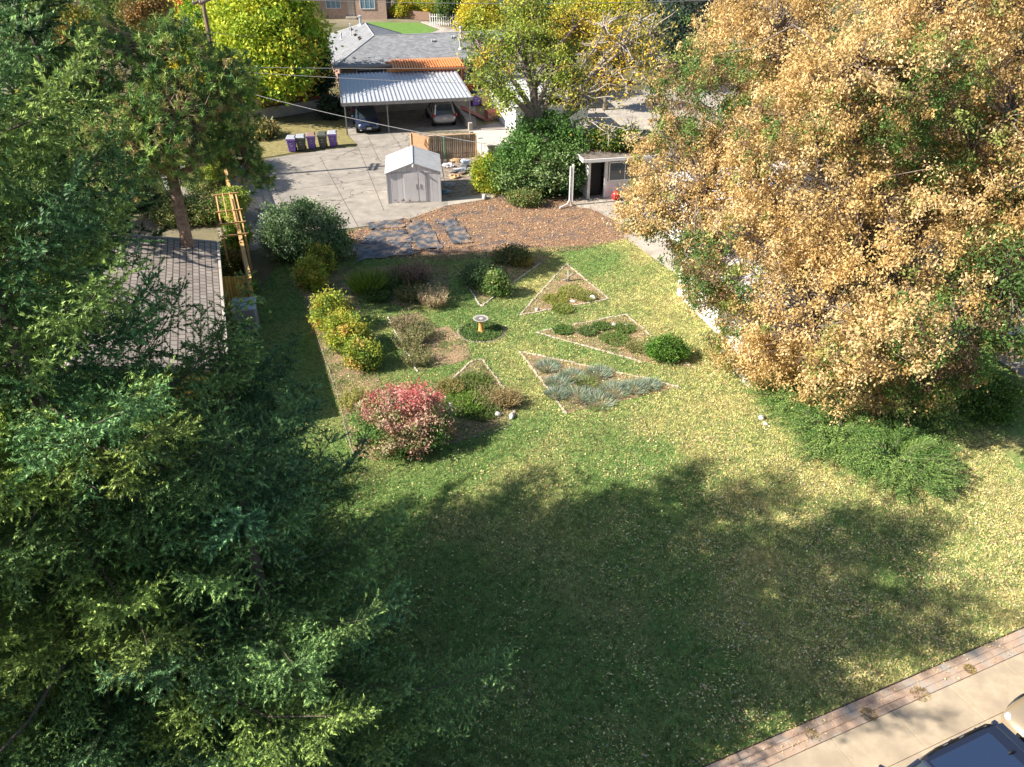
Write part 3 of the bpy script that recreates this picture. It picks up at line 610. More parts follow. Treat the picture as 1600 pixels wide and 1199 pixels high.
for y in (.85, 1.75): MB().bb(-.05, -.024, y, y+.12, .6, 1.2).build('side_panel', 'white_paint', t)

# --- carport
o0 = G(543, 212); rz = math.radians(11.5); t = thing('carport', 'open steel carport with ribbed metal roof over the two parked cars', 'carport', (o0.x, o0.y, .03), rz)
Wc, Dc = 9.45, 9.3
mb = MB(); n_ = 31
for k in range(n_):
    x = -.15+k*(Wc+.3)/n_; w_ = (Wc+.3)/n_
    mb.slab([(x, -.25, 2.38), (x+w_*.99, -.25, 2.38), (x+w_*.99, Dc, 2.62), (x, Dc, 2.62)], .02); mb.slab([(x+w_*.68, -.25, 2.45), (x+w_*.94, -.25, 2.45), (x+w_, Dc, 2.69), (x+w_*.62, Dc, 2.69)], .08)
mb.build('roof', mat('galvroof', (.5, .51, .53), .45, (.44, .455, .48), 1.4, metal=.3), t)
mb = MB(); mb.bb(-.2, Wc+.2, -.33, -.25, 2.2, 2.44).bb(-.2, Wc+.2, Dc, Dc+.06, 2.42, 2.68)
mb.slab([(-.24, -.33, 2.45), (-.16, -.33, 2.45), (-.16, Dc, 2.69), (-.24, Dc, 2.69)], .2).slab([(Wc+.16, -.33, 2.45), (Wc+.24, -.33, 2.45), (Wc+.24, Dc, 2.69), (Wc+.16, Dc, 2.69)], .2)
mb.build('fascia', 'grey_metal', t)
mb = MB()
for y in (1.6, 4.6, 7.6): mb.bb(-.1, Wc+.1, y, y+.08, 2.2+.025*y, 2.34+.025*y)
mb.build('beam', 'grey_metal', t)
for x in (0, 3.15, 6.3, Wc):
    for y in ((.0, Dc-.2) if x != 6.3 else (Dc-.2,)): MB().bb(x-.05, x+.05, y-.05, y+.05, 0, 2.3+.03*y).build('post', 'grey_metal', t)
# --- low wall and red fence behind the carport
a, b = G(520, 172), G(735, 158); rz = frame(a, b); L_ = (b-a).length
# gray brick house
hA = G(522, 105, 2.8); rz = math.radians(14.5); t = thing('brick_house', 'low brick house with an L shaped grey hip roof behind the carport', 'house', (hA.x, hA.y, 0), rz)
ov = .55; mb = MB(); mb.prism([(ov, ov), (22, ov), (22, 8.1-ov), (8.1-ov, 8.1-ov), (8.1-ov, 16-ov), (ov, 16-ov)], 0, 2.75).build('wall', 'brick', t)
hz, rzz = 2.8, 4.55; c = 4.05
R1 = (c, c, rzz); R2 = (c, 16-c, rzz); R3 = (22.5-c, c, rzz)
V_ = [(0, 0, hz), (22.5, 0, hz), (22.5, 8.1, hz), (8.1, 8.1, hz), (8.1, 16, hz), (0, 16, hz), R1, R2, R3]
roof = MB().add(V_, [(0, 6, 7, 5), (0, 1, 8, 6), (1, 2, 8), (2, 3, 6, 8), (3, 4, 7, 6), (4, 5, 7), (0, 5, 4, 3, 2, 1)]).build('roof', 'shingle', t)
mb = MB()
for a_, b_ in ((0, 6), (6, 7), (6, 8), (1, 8), (5, 7), (4, 7)): mb.tube([V_[a_], V_[b_]], .06, 5)
mb.build('ridge_cap', mat('ridge', (.27, .27, .28), .9, (.34, .34, .35), 4), roof)
mb = MB(); mb.bb(-.04, 22.54, -.06, -.002, hz-.18, hz+.01).bb(-.06, -.002, -.04, 16.04, hz-.18, hz+.01); mb.build('gutter', 'trim', t)
def on_roof(x, y): # height of the wing roofs
    return hz+(rzz-hz)/c*max(min(x, 8.1-x) if y > 8.1 else 0, min(y, 8.1-y, x, 22.5-x) if y <= 8.1 else 0)
for (x, y, s) in ((9.2, 2.9, .3), (11.1, 3.3, .3), (13.3, 2.4, .18), (19.5, 3., .3)): MB().box((x, y, on_roof(x, y)+.08), (s, s*.8, .14), tilt=Matrix.Rotation(.4, 3, 'X')).build('roof_vent', 'galv', roof)
for (x, y) in ((2.9, 6.5), (2.7, 8.2), (3., 10.2), (2.9, 5.6), (2.6, 11.6)): MB().box((x, y, on_roof(2.9, 9)+.02), (.28, .34, .16), tilt=Matrix.Rotation(-.4, 3, 'Y')).build('roof_vent', 'darkbark', roof)
for (x, y, h_, r_) in ((11.8, 3., .95, .11), (11.5, 1.7, .7, .13), (3.6, 12., .7, .14), (2.4, 9.3, .9, .05), (1.5, 10.2, .35, .07)):
    z = on_roof(x, y); MB().lathe([(r_*2, -.05), (r_*1.2, .12), (r_, .15), (r_, h_), (r_*1.5, h_+.02), (r_*1.5, h_+.14), (r_*.3, h_+.2)], 10, (x, y, z)).build('vent_pipe', 'galv', roof)
def window(t, x0, x1, z0, z1, y=-.0, mull=1, fr='white_paint', gl='glass', axis='x', dep=.05, blind=False):
    """frame, bars and pane set on a wall that faces -y (axis x) or -x (axis y)"""
    f = MB(); g = MB(); w_ = .06
    def bx(m_, a0, a1, c0, c1, d0, d1):
        if axis == 'x': m_.bb(a0, a1, y-d1, y-d0, c0, c1)
        else: m_.bb(y-d1, y-d0, a0, a1, c0, c1)
    bx(f, x0, x1, z0, z0+w_, .0, dep); bx(f, x0, x1, z1-w_, z1, 0, dep); bx(f, x0, x0+w_, z0+w_, z1-w_, 0, dep); bx(f, x1-w_, x1, z0+w_, z1-w_, 0, dep)
    for k in range(1, mull+1):
        xm = x0+(x1-x0)*k/(mull+1); bx(f, xm-.02, xm+.02, z0+w_, z1-w_, .0, dep*.8)
    bx(g, x0+w_, x1-w_, z0+w_, z1-w_, -.02, dep*.35)
    fo = f.build('window', fr, t); g.build('pane', gl, fo); return fo
window(t, 1.9, 4.3, .95, 2.4, ov, 1); window(t, 11.6, 12.9, 1.1, 2.3, ov, 0)
dn = MB().tube([(.62, .42, 2.65), (.62, .42, .1)], .04, 5).build('downspout', 'trim', t)
# pergola
p0 = G(622, 112, 2.6); t = thing('pergola', 'orange slatted timber pergola against the brick house', 'pergola', (p0.x-.3, p0.y-.9, 0), math.radians(10)); t.scale = (1, 1, 1.14)
mb = MB()
for k in range(27): mb.bb(k*.225, k*.225+.13, -.45, 3.6, 2.62, 2.74)
mb.build('slat', 'orangewood', t)
for y in (0., 3.2): MB().bb(-.5, 6.4, y-.05, y+.05, 2.42, 2.615).build('beam', 'orangewood', t)
for x in (.1, 2.9, 5.8):
    MB().bb(x-.06, x+.06, -.06, .06, 0, 2.42).build('post', 'orangewood', t)
MB().bb(.15, 1.5, -.03, .03, 1.9, 1.98).bb(.15, 1.5, -.03, .03, 1.4, 1.48).build('rail', 'tanwood', t)
# red board fences
def boardfence(name, label, a, b, h, m, posts='tanwood', rail=True, base=0., group=None, side=1, cap=None):
    a, b = Vector(a[:2]), Vector(b[:2]); L_ = (b-a).length; t = thing(name, label, 'fence', (a.x, a.y, base), frame(a, b), group); mb = MB(); x = 0; r = random.Random(int(L_*100))
    while x < L_: mb.bb(x, min(x+.125, L_), -.012, .012, .04, h+r.uniform(-.02, .03)); x += .14
    mb.build('board', m, t)
    x = 0; n = max(1, round(L_/2.4))
    for k in range(n+1): MB().bb(k*L_/n-.05, k*L_/n+.05, side*.016, side*.116, 0, h-.05).build('post', posts, t)
    if rail: MB().bb(0, L_, side*-.05, side*-.014, .3, .38).bb(0, L_, side*-.05, side*-.014, h-.35, h-.27).build('rail', posts, t)
    if cap: MB().bb(-.05, L_+.05, -.09, .09, h+.035, h+.075).build('cap', cap, t)
    return t
boardfence('board_fence', 'red brown board fence behind the carport', G(575, 166), G(742, 155), 1.5, 'redwood', 'orangewood')
boardfence('board_fence', 'dark red board fence under the yellow green tree left of the carport', (-24.5, 66.5), (-15.8, 74.2), 1.8, 'redwood', 'redwood')
boardfence('board_fence', 'red board fence glimpsed at the left edge of the photo', (-52, 66), (-36, 69), 1.9, 'redwood', 'redwood')
w_ = MB(); a, b = G(425, 192), G(512, 177); q = (b-a); t = thing('low_wall', 'low shaded block wall beside the rubbish bins', 'wall', (a.x-3, a.y-.8, 0), math.atan2(q.y, q.x)); MB().bb(0, q.length+3.4, 0, .2, 0, .8).build('wall', 'blockwall', t); MB().bb(-.03, q.length+3.43, -.03, .23, .8, .87).build('coping', 'trim', t)
a, b = G(570, 178), G(660, 172); q = b-a; t = thing('planter_wall', 'low concrete retaining wall at the back of the carport', 'wall', (a.x, a.y, .03), math.atan2(q.y, q.x)); MB().bb(-2, q.length+4.2, 0, .3, 0, .55).build('wall', 'blockwall', t)
MB().bb(-2.03, q.length+4.23, -.03, .33, .55, .6).build('coping', 'trim', t)
a, b = G(733, 205), G(702, 162); q = b-a; t = thing('retaining_wall', 'low concrete wall along the right side of the carport', 'wall', (a.x, a.y, .03), math.atan2(q.y, q.x)); MB().bb(0, q.length, -.28, 0, 0, .55).build('wall', 'concrete', t)
a, b = G(734, 216), G(796, 210); q = b-a; t = thing('retaining_wall', 'pale concrete wall across the front of the gravel patch', 'wall', (a.x, a.y, .0), math.atan2(q.y, q.x)); MB().bb(0, q.length, 0, .2, 0, .45).build('wall', 'concrete', t)
# weathered fence by the shed (L shape)
boardfence('board_fence', 'weathered grey brown board fence with gaps behind the white shed', G(672, 250), G(744, 246), 1.6, 'greywood', 'tanwood', side=-1, cap='tanwood')
boardfence('board_fence', 'short reddish board fence running back from the white shed', G(672, 250), G(645, 240), 1.5, mat('oldred', (.34, .17, .09), .85, (.45, .26, .15), 7), 'tanwood')
t = thing('fence_post', 'thin green steel post against the weathered fence', 'post', tuple(G(695, 249)+Vector((0, -.1, 0)))); MB().tube([(0, 0, 0), (0, 0, 1.6)], .03, 6).build('post', mat('greenpost', (.05, .28, .16), .6), t); MB().blob((0, 0, 1.62), (.04, .04, .03), 1).build('cap', 'grey_metal', t)
# pale enclosure beside it
a, b = G(768, 257), G(748, 232); boardfence('vinyl_fence', 'short white picket fence beside the white topped lean-to', G(764, 262), G(744, 232), 1.25, 'palewood', 'white_paint')
a = G(757, 256); t = thing('storage_shelter', 'pale flat topped storage shelter beside the white pickets', 'shelter', (a.x, a.y, 0), math.radians(10)); MB().slab([(0, .1, 1.22), (2.2, .1, 1.25), (2.6, 3.2, 1.4), (-.3, 3.2, 1.4)], .06).build('roof', mat('paleroof', (.46, .43, .35), .8, (.54, .51, .43), 2), t); MB().bb(.1, 2.1, .25, .3, 0, 1.16).bb(.1, .16, .3, 3., 0, 1.2).bb(2.1, 2.16, .3, 3., 0, 1.2).build('wall', 'palewood', t)
# white garage behind the ivy
a = G(782, 196); t = thing('white_garage', 'white wall and roof of a garage behind the big leafless grey tree', 'garage', (a.x+1.2, a.y-4.6, 0), math.radians(12)); MB().bb(0, 5.5, 0, 6.5, 0, 2.5).build('wall', 'stucco', t); MB().slab([(-.25, -.25, 2.5), (2.75, -.25, 3.2), (2.75, 6.75, 3.2), (-.25, 6.75, 2.5)], .09).slab([(2.75, -.25, 3.2), (5.75, -.25, 2.5), (5.75, 6.75, 2.5), (2.75, 6.75, 3.2)], .09).build('roof', 'shed_roof', t)
a = G(790, 178); t = thing('white_garage', 'tall white wall edge standing right of the purple bins', 'garage', (a.x-.6, a.y, 0), math.radians(12)); MB().bb(0, 6, 0, 6, 0, 2.9).build('wall', 'stucco', t); MB().bb(-.2, 6.2, -.2, 6.2, 2.9, 3.05).build('roof', 'gravel', t)
MB().bb(2.2, 4.8, -.05, -.003, .1, 2.3).build('door', mat('garagedoor', (.45, .42, .38), .7, (.5, .47, .42), 2), t)

# --- the porch / garage at the back of the white house
g0, g1 = G(917, 312), G(960, 308); rz = math.radians(12); t = thing('porch', 'white flat roofed porch with dark doorway and window behind the patio', 'porch', (g0.x, g0.y, .04), rz)
Hh = 2.45
MB().bb(0, .16, 0, .16, 0, Hh).bb(1.05, 1.25, 0, .16, 0, Hh).bb(1.25, 5.2, .02, .14, 0, 1.0).bb(.16, 5.2, .02, .14, 2.2, Hh).bb(3.4, 5.2, .02, .14, 1.0, 2.2).bb(0, .12, .16, 4.4, 0, Hh).bb(0, 5.2, 4.4, 4.5, 0, Hh).bb(5.1, 5.2, .14, 4.4, 0, Hh).build('wall', 'stucco', t)
MB().slab([(-.45, -.5, Hh+.12), (5.5, -.5, Hh+.12), (5.5, 4.9, Hh+.22), (-.45, 4.9, Hh+.22)], .1).build('roof', mat('porchroof', (.10, .09, .085), .95, (.22, .17, .13), 3, .5, 20, c3=(.3, .27, .24), s3=1.2), t)
MB().bb(-.47, 5.52, -.58, -.51, Hh-.04, Hh+.14).bb(-.53, -.46, -.58, 4.9, Hh-.04, Hh+.16).build('fascia', 'white_paint', t)
window(t, 1.3, 3.35, 1.02, 2.18, .03, 1, dep=.06)
MB().bb(.2, 1.02, .5, .54, .02, 2.1).build('door', 'dark', t)
t = thing('downspout', 'white post and downspout with a bent foot beside the ivy bush', 'downspout', tuple(G(893, 322))); MB().bb(-.06, .06, -.06, .06, 0, 2.5).build('post', 'white_paint', t); MB().tube([(-.14, -.05, 2.4), (-.14, -.05, .4), (-.3, -.25, .18), (-.75, -.62, .1)], .05, 6).build('pipe', 'white_paint', t)
t = thing('gas_can', 'bright red container standing before the porch window', 'container', tuple(G(962, 313)+Vector((0, 0, .04)))); MB().lathe([(.17, 0), (.25, .1), (.27, .28), (.22, .46), (.1, .52), (.06, .54)], 14).build('body', 'redplastic', t, smooth=True); MB().tube([(0, 0, .52), (0, 0, .60), (.12, 0, .62)], .035, 6).build('cap', 'dark', t)
litter('roof_litter', 'fallen leaves and twigs drifted on the flat porch roof', 2600, lambda r, n: np.stack([r.uniform(g0.x-.2, g0.x+5, n), r.uniform(g0.y+.8, g0.y+4.8, n)], 1), [(.35, .2, .12), (.5, .35, .2), (.2, .12, .08)], [1, 1, 1], .12, 77, Hh+.22)

# --- white house under the tan tree
h0 = Vector((9.75, 28.6)); rz = ROT; t = thing('white_house', 'white stucco house mostly hidden under the tan tree', 'house', (h0.x, h0.y, 0), rz)
MB().prism([(0, 0), (13, 0), (13, 16), (2.7, 16), (2.7, 7.5), (0, 7.5)], 0, 2.9).build('wall', 'stucco', t)
ez = 2.9; V_ = [(-.4, -.4, ez), (13.4, -.4, ez), (13.4, 16.4, ez), (2.2, 16.4, ez), (2.2, 7.9, ez), (-.4, 7.9, ez), (4.0, 4.0, 4.6), (9, 4., 4.6), (9, 12., 4.6), (7.5, 12, 4.5)]
MB().add(V_, [(0, 1, 7, 6), (1, 2, 8, 7), (2, 3, 9, 8), (3, 4, 6, 9), (4, 5, 6), (5, 0, 6), (6, 7, 8, 9), (0, 5, 4, 3, 2, 1)]).build('roof', mat('palegreyroof', (.42, .41, .43), .9, (.52, .51, .53), 6, .3, 30), t)
MB().bb(-.44, -.40, -.44, 7.94, ez-.14, ez+.02).bb(-.44, 13.44, -.44, -.40, ez-.14, ez+.02).build('gutter', 'white_paint', t)
window(t, 2.0, 4.2, 1.0, 2.2, 0, 1, axis='x'); window(t, 8, 10.4, .9, 2.3, 0, 2, axis='x'); window(t, 10.3, 11.8, 1.2, 2.2, 2.7, 1, axis='y', fr='grey_metal'); window(t, 2.4, 3.8, 1.2, 2.2, 0, 1, axis='y')
mb = MB()
for k in range(7): mb.bb(2.66-.03, 2.66, 12.2+k*.22, 12.2+k*.22+.1, .05, .55)
mb.bb(2.62, 2.66, 12.1, 13.7, .55, .6); mb.build('window_grille', 'grey_metal', t)
struct('front_walk', MB().prism([G(*q)[:2] for q in [(1552, 558), (1580, 552), (1625, 590), (1640, 620)]], -.05, .04), 'concrete')

# --- brown roofed garage of the neighbour, gate, trellis, side fence
rz = math.radians(17); e0 = G(347, 497, 2.6); e1 = G(338, 379, 2.6); rz = frame(e0, e1)-math.pi/2; Lg = (e1-e0).length
t = thing('neighbour_garage', 'garage with weathered brown shingle roof behind the spruces', 'garage', (e0.x, e0.y, 0), rz)
MB().slab([(0, -4, 2.6), (0, Lg, 2.6), (-4.6, Lg, 3.6), (-4.6, -4, 3.6)], .12).build('roof', 'brownshingle', t)
MB().slab([(-4.6, -4, 3.6), (-4.6, Lg, 3.6), (-9.2, Lg, 2.6), (-9.2, -4, 2.6)], .12).build('roof', 'brownshingle', t)
MB().slab([(.02, Lg+.01, 2.63), (.02, Lg+.13, 2.63), (-4.6, Lg+.13, 3.64), (-4.6, Lg+.01, 3.64)], .16).build('rake_board', 'trim', t)
MB().bb(.01, .12, -4, Lg, 2.46, 2.62).build('gutter', 'trim', t)
MB().bb(-8.8, -.35, -3.7, Lg-.35, 0, 2.45).build('wall', 'yellowwood', t)
ga, gb_ = G(352, 492), G(399, 490); t = boardfence('garden_gate', 'honey coloured board gate between the brown roofed garage and the trellis fence', ga, gb_, 1.85, 'yellowwood', 'yellowwood'); t['category'] = 'gate'
MB().bb(1.1, 1.5, -.06, -.014, 1.45, 1.52).build('hinge', 'dark', t)
fa, fb = G(400, 492), G(350, 262); t = boardfence('side_fence', 'honey brown board fence running back from the gate to the vines', fa, fb, 1.75, 'goldwood', 'goldwood', cap='goldwood')
for k, y in enumerate((318, 352, 385)):
    pass
ta = G(398, 428); d = (fb-fa).normalized(); t = thing('trellis', 'timber trellis frame with vines standing over the side fence', 'trellis', (ta.x, ta.y, 0), math.atan2(d.y, d.x))
for x in (0., 1.7, 3.6, 6.4):
    for y in (0.12, 1.15): MB().bb(x-.045, x+.045, y-.045, y+.045, 0, 1.98).build('post', 'goldwood', t)
for y in (.12, 1.15): MB().bb(-.2, 6.6, y-.03, y+.03, 1.985, 2.08).build('rail', 'goldwood', t)
for x in (0., 1.7, 3.6, 6.4): MB().bb(x-.03, x+.03, -.05, 1.3, 2.085, 2.16).build('crossbar', 'goldwood', t)
for y in (.45, .8): MB().bb(1.7, 6.4, y-.02, y+.02, 2.165, 2.2).build('slat', 'goldwood', t)
ba = G(380, 524); t = thing('storage_box', 'blue grey plastic storage box with sloping lid below the gate', 'storage box', (ba.x-.35, ba.y+.15, 0), math.radians(12))
MB().bb(0, .95, 0, .9, 0, 1.05).build('body', mat('boxgrey', (.24, .22, .25), .7, (.3, .28, .31), 3), t, bevel=.03)
MB().slab([(-.04, .0, 1.10), (.99, .0, 1.10), (.99, .94, 1.24), (-.04, .94, 1.24)], .06).build('lid', 'blueplastic', t, bevel=.02)
mb = MB()
for k in range(7): mb.bb(.08+k*.12, .12+k*.12, -.03, -.002, .1, 1.0)
mb.build('rib', 'grey_metal', t)

# --- far house across the street
fh = G(452, 30); t = thing('far_house', 'tan brick house with white framed windows at the top of the photo', 'house', (fh.x, fh.y, 0), math.radians(3))
MB().bb(0, 9.3, 0, 8, 0, 3.6).bb(9.3, 13.4, -.9, 8, 0, 3.6).build('wall', 'farbrick', t); MB().slab([(-.5, -1.2, 3.6), (14, -1.2, 3.6), (14, 4, 5.3), (-.5, 4, 5.3)], .15).slab([(-.5, 4, 5.3), (14, 4, 5.3), (14, 8.5, 3.6), (-.5, 8.5, 3.6)], .15).build('roof', 'shingle', t)
window(t, .6, 2.8, 1.3, 2.8, 0, 2, gl='glass_blue', dep=.08); window(t, 5.2, 7.2, 1.3, 2.8, 0, 2, gl='glass_blue', dep=.08); window(t, 9.9, 11.9, 1.3, 2.8, -.9, 2, gl='glass_blue', dep=.08)
d_ = MB().bb(8.1, 9.0, -.06, -.003, .2, 2.4).build('door', 'palewood', t); MB().bb(8.9, 8.94, -.1, -.06, 1.1, 1.3).build('handle', 'chrome', d_); MB().bb(7.8, 9.29, -1.1, -.01, 0, .3).build('step', 'concrete', t)
boardfence('board_fence', 'long brown fence beyond the front lawn of the far house', G(598, 27), G(672, 33), 1.1, mat('farfence', (.24, .15, .11), .9), 'trim', rail=False)
t = thing('white_fence', 'white rail fence beyond the far pavement', 'fence', tuple(G(672, 41)), math.radians(-8))
mb = MB()
for k in range(26): mb.bb(k*.3, k*.3+.1, -.02, .02, .1, 1.5)
mb.build('picket', 'white_paint', t); MB().bb(0, 7.8, .021, .06, .35, .45).bb(0, 7.8, .021, .06, 1.1, 1.2).build('rail', 'white_paint', t)
t = boardfence('board_fence', 'orange red fence beyond the right end of the grey roof', G(672, 74), G(735, 68), 1.3, 'redwood', 'orangewood', cap='orangewood')
# background buildings glimpsed between trees at the top right
for k, (px, py, w_, d_, h_, m_, lab) in enumerate([(905, 60, 12, 8, 3.2, 'palewood', 'pale house glimpsed between the background trees'), (60, 20, 14, 9, 3.4, 'farbrick', 'brick house behind the trees at the far left'), (1010, 26, 14, 9, 3.4, 'farbrick', 'tan house among the trees at the top right'), (720, 8, 13, 9, 3.2, 'palewood', 'pale house at the top of the photo right of the brick one')]):
    a = G(px, py); t = thing('background_house', lab, 'house', (a.x, a.y, 0), math.radians(12)); MB().bb(0, w_, 0, d_, 0, h_).build('wall', m_, t)
    MB().slab([(-.4, -.4, h_), (w_+.4, -.4, h_), (w_+.4, d_/2, h_+1.7), (-.4, d_/2, h_+1.7)], .12).slab([(-.4, d_/2, h_+1.7), (w_+.4, d_/2, h_+1.7), (w_+.4, d_+.4, h_), (-.4, d_+.4, h_)], .12).build('roof', 'shingle', t); window(t, 2, 4, 1, 2.3, 0, 1); window(t, w_-4.5, w_-2.5, 1, 2.3, 0, 1)

# --- wheeled bins
def bin_(label, loc, rz, body, lid, group='wheeled bins in a row by the alley', s=1.):
    t = thing('wheeled_bin', label, 'wheeled bin', loc, rz, group)
    mb = MB(); b0, b1, h = .23*s, .31*s, .98*s
    mb.add([(-b0, -b0, .05), (b0, -b0, .05), (b0, b0*1.2, .05), (-b0, b0*1.2, .05), (-b1, -b1*1.15, h), (b1, -b1*1.15, h), (b1, b1*1.25, h), (-b1, b1*1.25, h)], [(3, 2, 1, 0), (4, 5, 6, 7), (0, 1, 5, 4), (1, 2, 6, 5), (2, 3, 7, 6), (3, 0, 4, 7)]).build('body', body, t, bevel=.025)
    MB().bb(-b1-.03, b1+.03, -b1*1.15-.05, -b1*1.15-.004, h-.1, h).build('rim', body, t)
    MB().add([(-b1-.04, -b1*1.15-.06, h+.01), (b1+.04, -b1*1.15-.06, h+.01), (b1+.03, b1*1.3, h+.06), (-b1-.03, b1*1.3, h+.06), (-b1*.8, -b1*.8, h+.10), (b1*.8, -b1*.8, h+.10), (b1*.8, b1, h+.13), (-b1*.8, b1, h+.13)], [(3, 2, 1, 0), (4, 5, 6, 7), (0, 1, 5, 4), (1, 2, 6, 5), (2, 3, 7, 6), (3, 0, 4, 7)]).build('lid', lid, t, bevel=.015)
    for x in (-.25*s, .25*s): MB().tube([(x-.03, b0*1.25, .12), (x+.03, b0*1.25, .12)], .12, 12).build('wheel', 'rubber', t)
    MB().bb(-.09, .07, -.315*s, -.295*s, .62, .70).bb(-.07, .09, -.30*s, -.275*s, .46, .50).build('label_plate', 'bin_lid_grey', t, )
    MB().tube([(-.2, b1*1.35, h-.03), (.2, b1*1.35, h-.03)], .02, 6).build('handle', body, t)
bl = [(452+4, 240, 'bin_purple', 'bin_lid_grey', 'purple bin with grey lid at the left end of the row'), (470.5, 238, 'bin_green', 'bin_lid_grey', 'grey green bin with grey lid, second from the left of the row'), (486.5, 235.5, 'bin_purple', 'bin_lid_brown', 'purple bin with a brown lid in the middle of the row'), (504, 234, 'bin_green', 'bin_green', 'dark grey green bin with dark lid, fourth from the left of the row'), (520, 232, 'bin_purple', 'bin_lid_grey', 'purple bin with pale lid at the right end of the row')]
for k, (px, py, b_, l_, lab) in enumerate(bl):
    p = G(px, py); bin_(lab, (p.x, p.y+.35, .035), math.radians(8+random.uniform(-4, 4)), b_, l_)
for k, (px, py, b_, l_, lab) in enumerate([(741, 166, 'bin_purple', 'dark', 'purple bin beside the yellow board beyond the carport'), (749, 164, 'bin_purple', 'bin_purple', 'purple bin farther right beside the yellow board')]):
    p = G(px, py); bin_(lab, (p.x, p.y, .035), math.radians(30), b_, l_, 'bins beyond the carport', 1.1)
p = G(757, 165); t = thing('yellow_board', 'yellow board leaning by the purple bins', 'board', (p.x, p.y, .03), .2); MB().box((0, 0, .7), (.5, .05, 1.4), tilt=Matrix.Rotation(-.12, 3, 'X')).build('board', 'yellowboard', t); MB().box((0, .12, .12), (.45, .2, .1)).build('foot', 'tanwood', t)
p = G(776, 188); t = thing('scrap_pile', 'rusty cart and branches heaped beside the white wall', 'pile', (p.x, p.y, .03), .3)
mb = MB(); r_ = random.Random(4)
mb.box((-.4, .2, .5), (.9, .7, .6), .2, Matrix.Rotation(.3, 3, 'X')); mb.build('cart', 'redbox', t)
mb = MB()
for k in range(30):
    a_ = r_.random()*6.28; x, y = r_.uniform(-.9, 1.2), r_.uniform(-.5, .8); mb.tube([(x, y, r_.uniform(0, .3)), (x+math.cos(a_)*.5, y+math.sin(a_)*.4, r_.uniform(.3, 1.1))], .025, 4)
mb.build('branch', 'palebark', t)
# boards on the ground right of the carport
p, q = G(718, 168), G(762, 190); t = thing('plank', 'long brown plank lying beyond the carport wall', 'plank', (p.x, p.y, .06), math.atan2((q-p).y, (q-p).x)); MB().bb(0, (q-p).length, -.25, .25, 0, .06).build('plank', 'redbox', t)
# materials heaped beside the shed
for k, (px, py, c_, s_) in enumerate([(700, 262, 'white_metal', .35), (722, 268, 'bin_lid_grey', .5), (710, 278, 'tanwood', .4), (735, 262, 'fabric', .6), (702, 292, 'bin_lid_grey', .3), (728, 256, 'blueplastic', .35), (696, 303, 'glass_blue', .25), (712, 254, 'tanwood', .35), (718, 272, 'fabric', .5)]):
    p = G(px, py); r_ = random.Random(k); mb = MB()
    mb.blob((0, 0, .1), (s_, s_*.7, .16), k, .45, 9).box((.2, .1, .12), (s_*1.6, .12, .06), r_.random()*3).box((-.1, -.1, .08), (s_*1.2, .14, .05), r_.random()*3)
    o = mb.build('junk_heap', c_); o.location = (p.x, p.y, .03)
    tag(o, ['white scrap closest to the end of the weathered fence', 'grey scrap in the middle of the heap right of the shed', 'brown boards lying right of the shed', 'dark sheeting crumpled before the weathered fence', 'grey roll near the front corner of the shed', 'blue tarp scrap at the top of the scrap yard', 'small bluish drum beside the shed front corner', 'brown boards under the weathered fence', 'dark sheeting in the centre of the scrap yard'][k], 'junk', 'scrap lying between shed and fence')

# --- weed barrier sheets on the old vegetable patch
def fabric(label, pts, seed):
    P = [G(*q) for q in pts]; c_ = sum(P, Vector())/len(P); n = 14; V = []; F = []; r = np.random.default_rng(seed); ph = r.random(6)*6
    for i in range(n+1):
        for j in range(n+1):
            u_, v_ = i/n, j/n; q = (P[0]*(1-u_)+P[1]*u_)*(1-v_)+(P[3]*(1-u_)+P[2]*u_)*v_
            e = .16*math.sin(u_*11+v_*7+ph[0])+.11*math.sin(v_*17-u_*9+ph[1]); z = .045+.035*abs(math.sin(u_*9+v_*5+ph[2]))*abs(math.sin(v_*11+ph[3]))+.012*r.random(); V.append((q.x-c_.x+e*(v_ > .9 or v_ < .1), q.y-c_.y+e*(u_ > .9 or u_ < .1)*1.3, z))
    for i in range(n):
        for j in range(n): a_ = i*(n+1)+j; F.append((a_, a_+n+1, a_+n+2, a_+1))
    mb = MB().add(V, F); o = mb.build('weed_fabric', 'fabric', smooth=True); o.location = (c_.x, c_.y, 0); tag(o, label, 'ground sheet', 'weed barrier sheets on the old vegetable patch')
fabric('blue black sheet in the shade of the round bush', [(548, 384), (636, 380), (655, 398), (560, 408)], 1)
fabric('broad grey sheet left of the middle strip', [(580, 363), (630, 360), (652, 380), (560, 383)], 2)
fabric('long grey sheet between the two bare leaf strips', [(632, 348), (664, 345), (694, 388), (656, 392)], 3)
fabric('narrow torn sheet right of the tan leaf strip', [(682, 345), (712, 343), (740, 378), (712, 385)], 4)
fabric('thin sheet behind the round bush by the slab', [(572, 350), (630, 344), (634, 356), (580, 360)], 5)

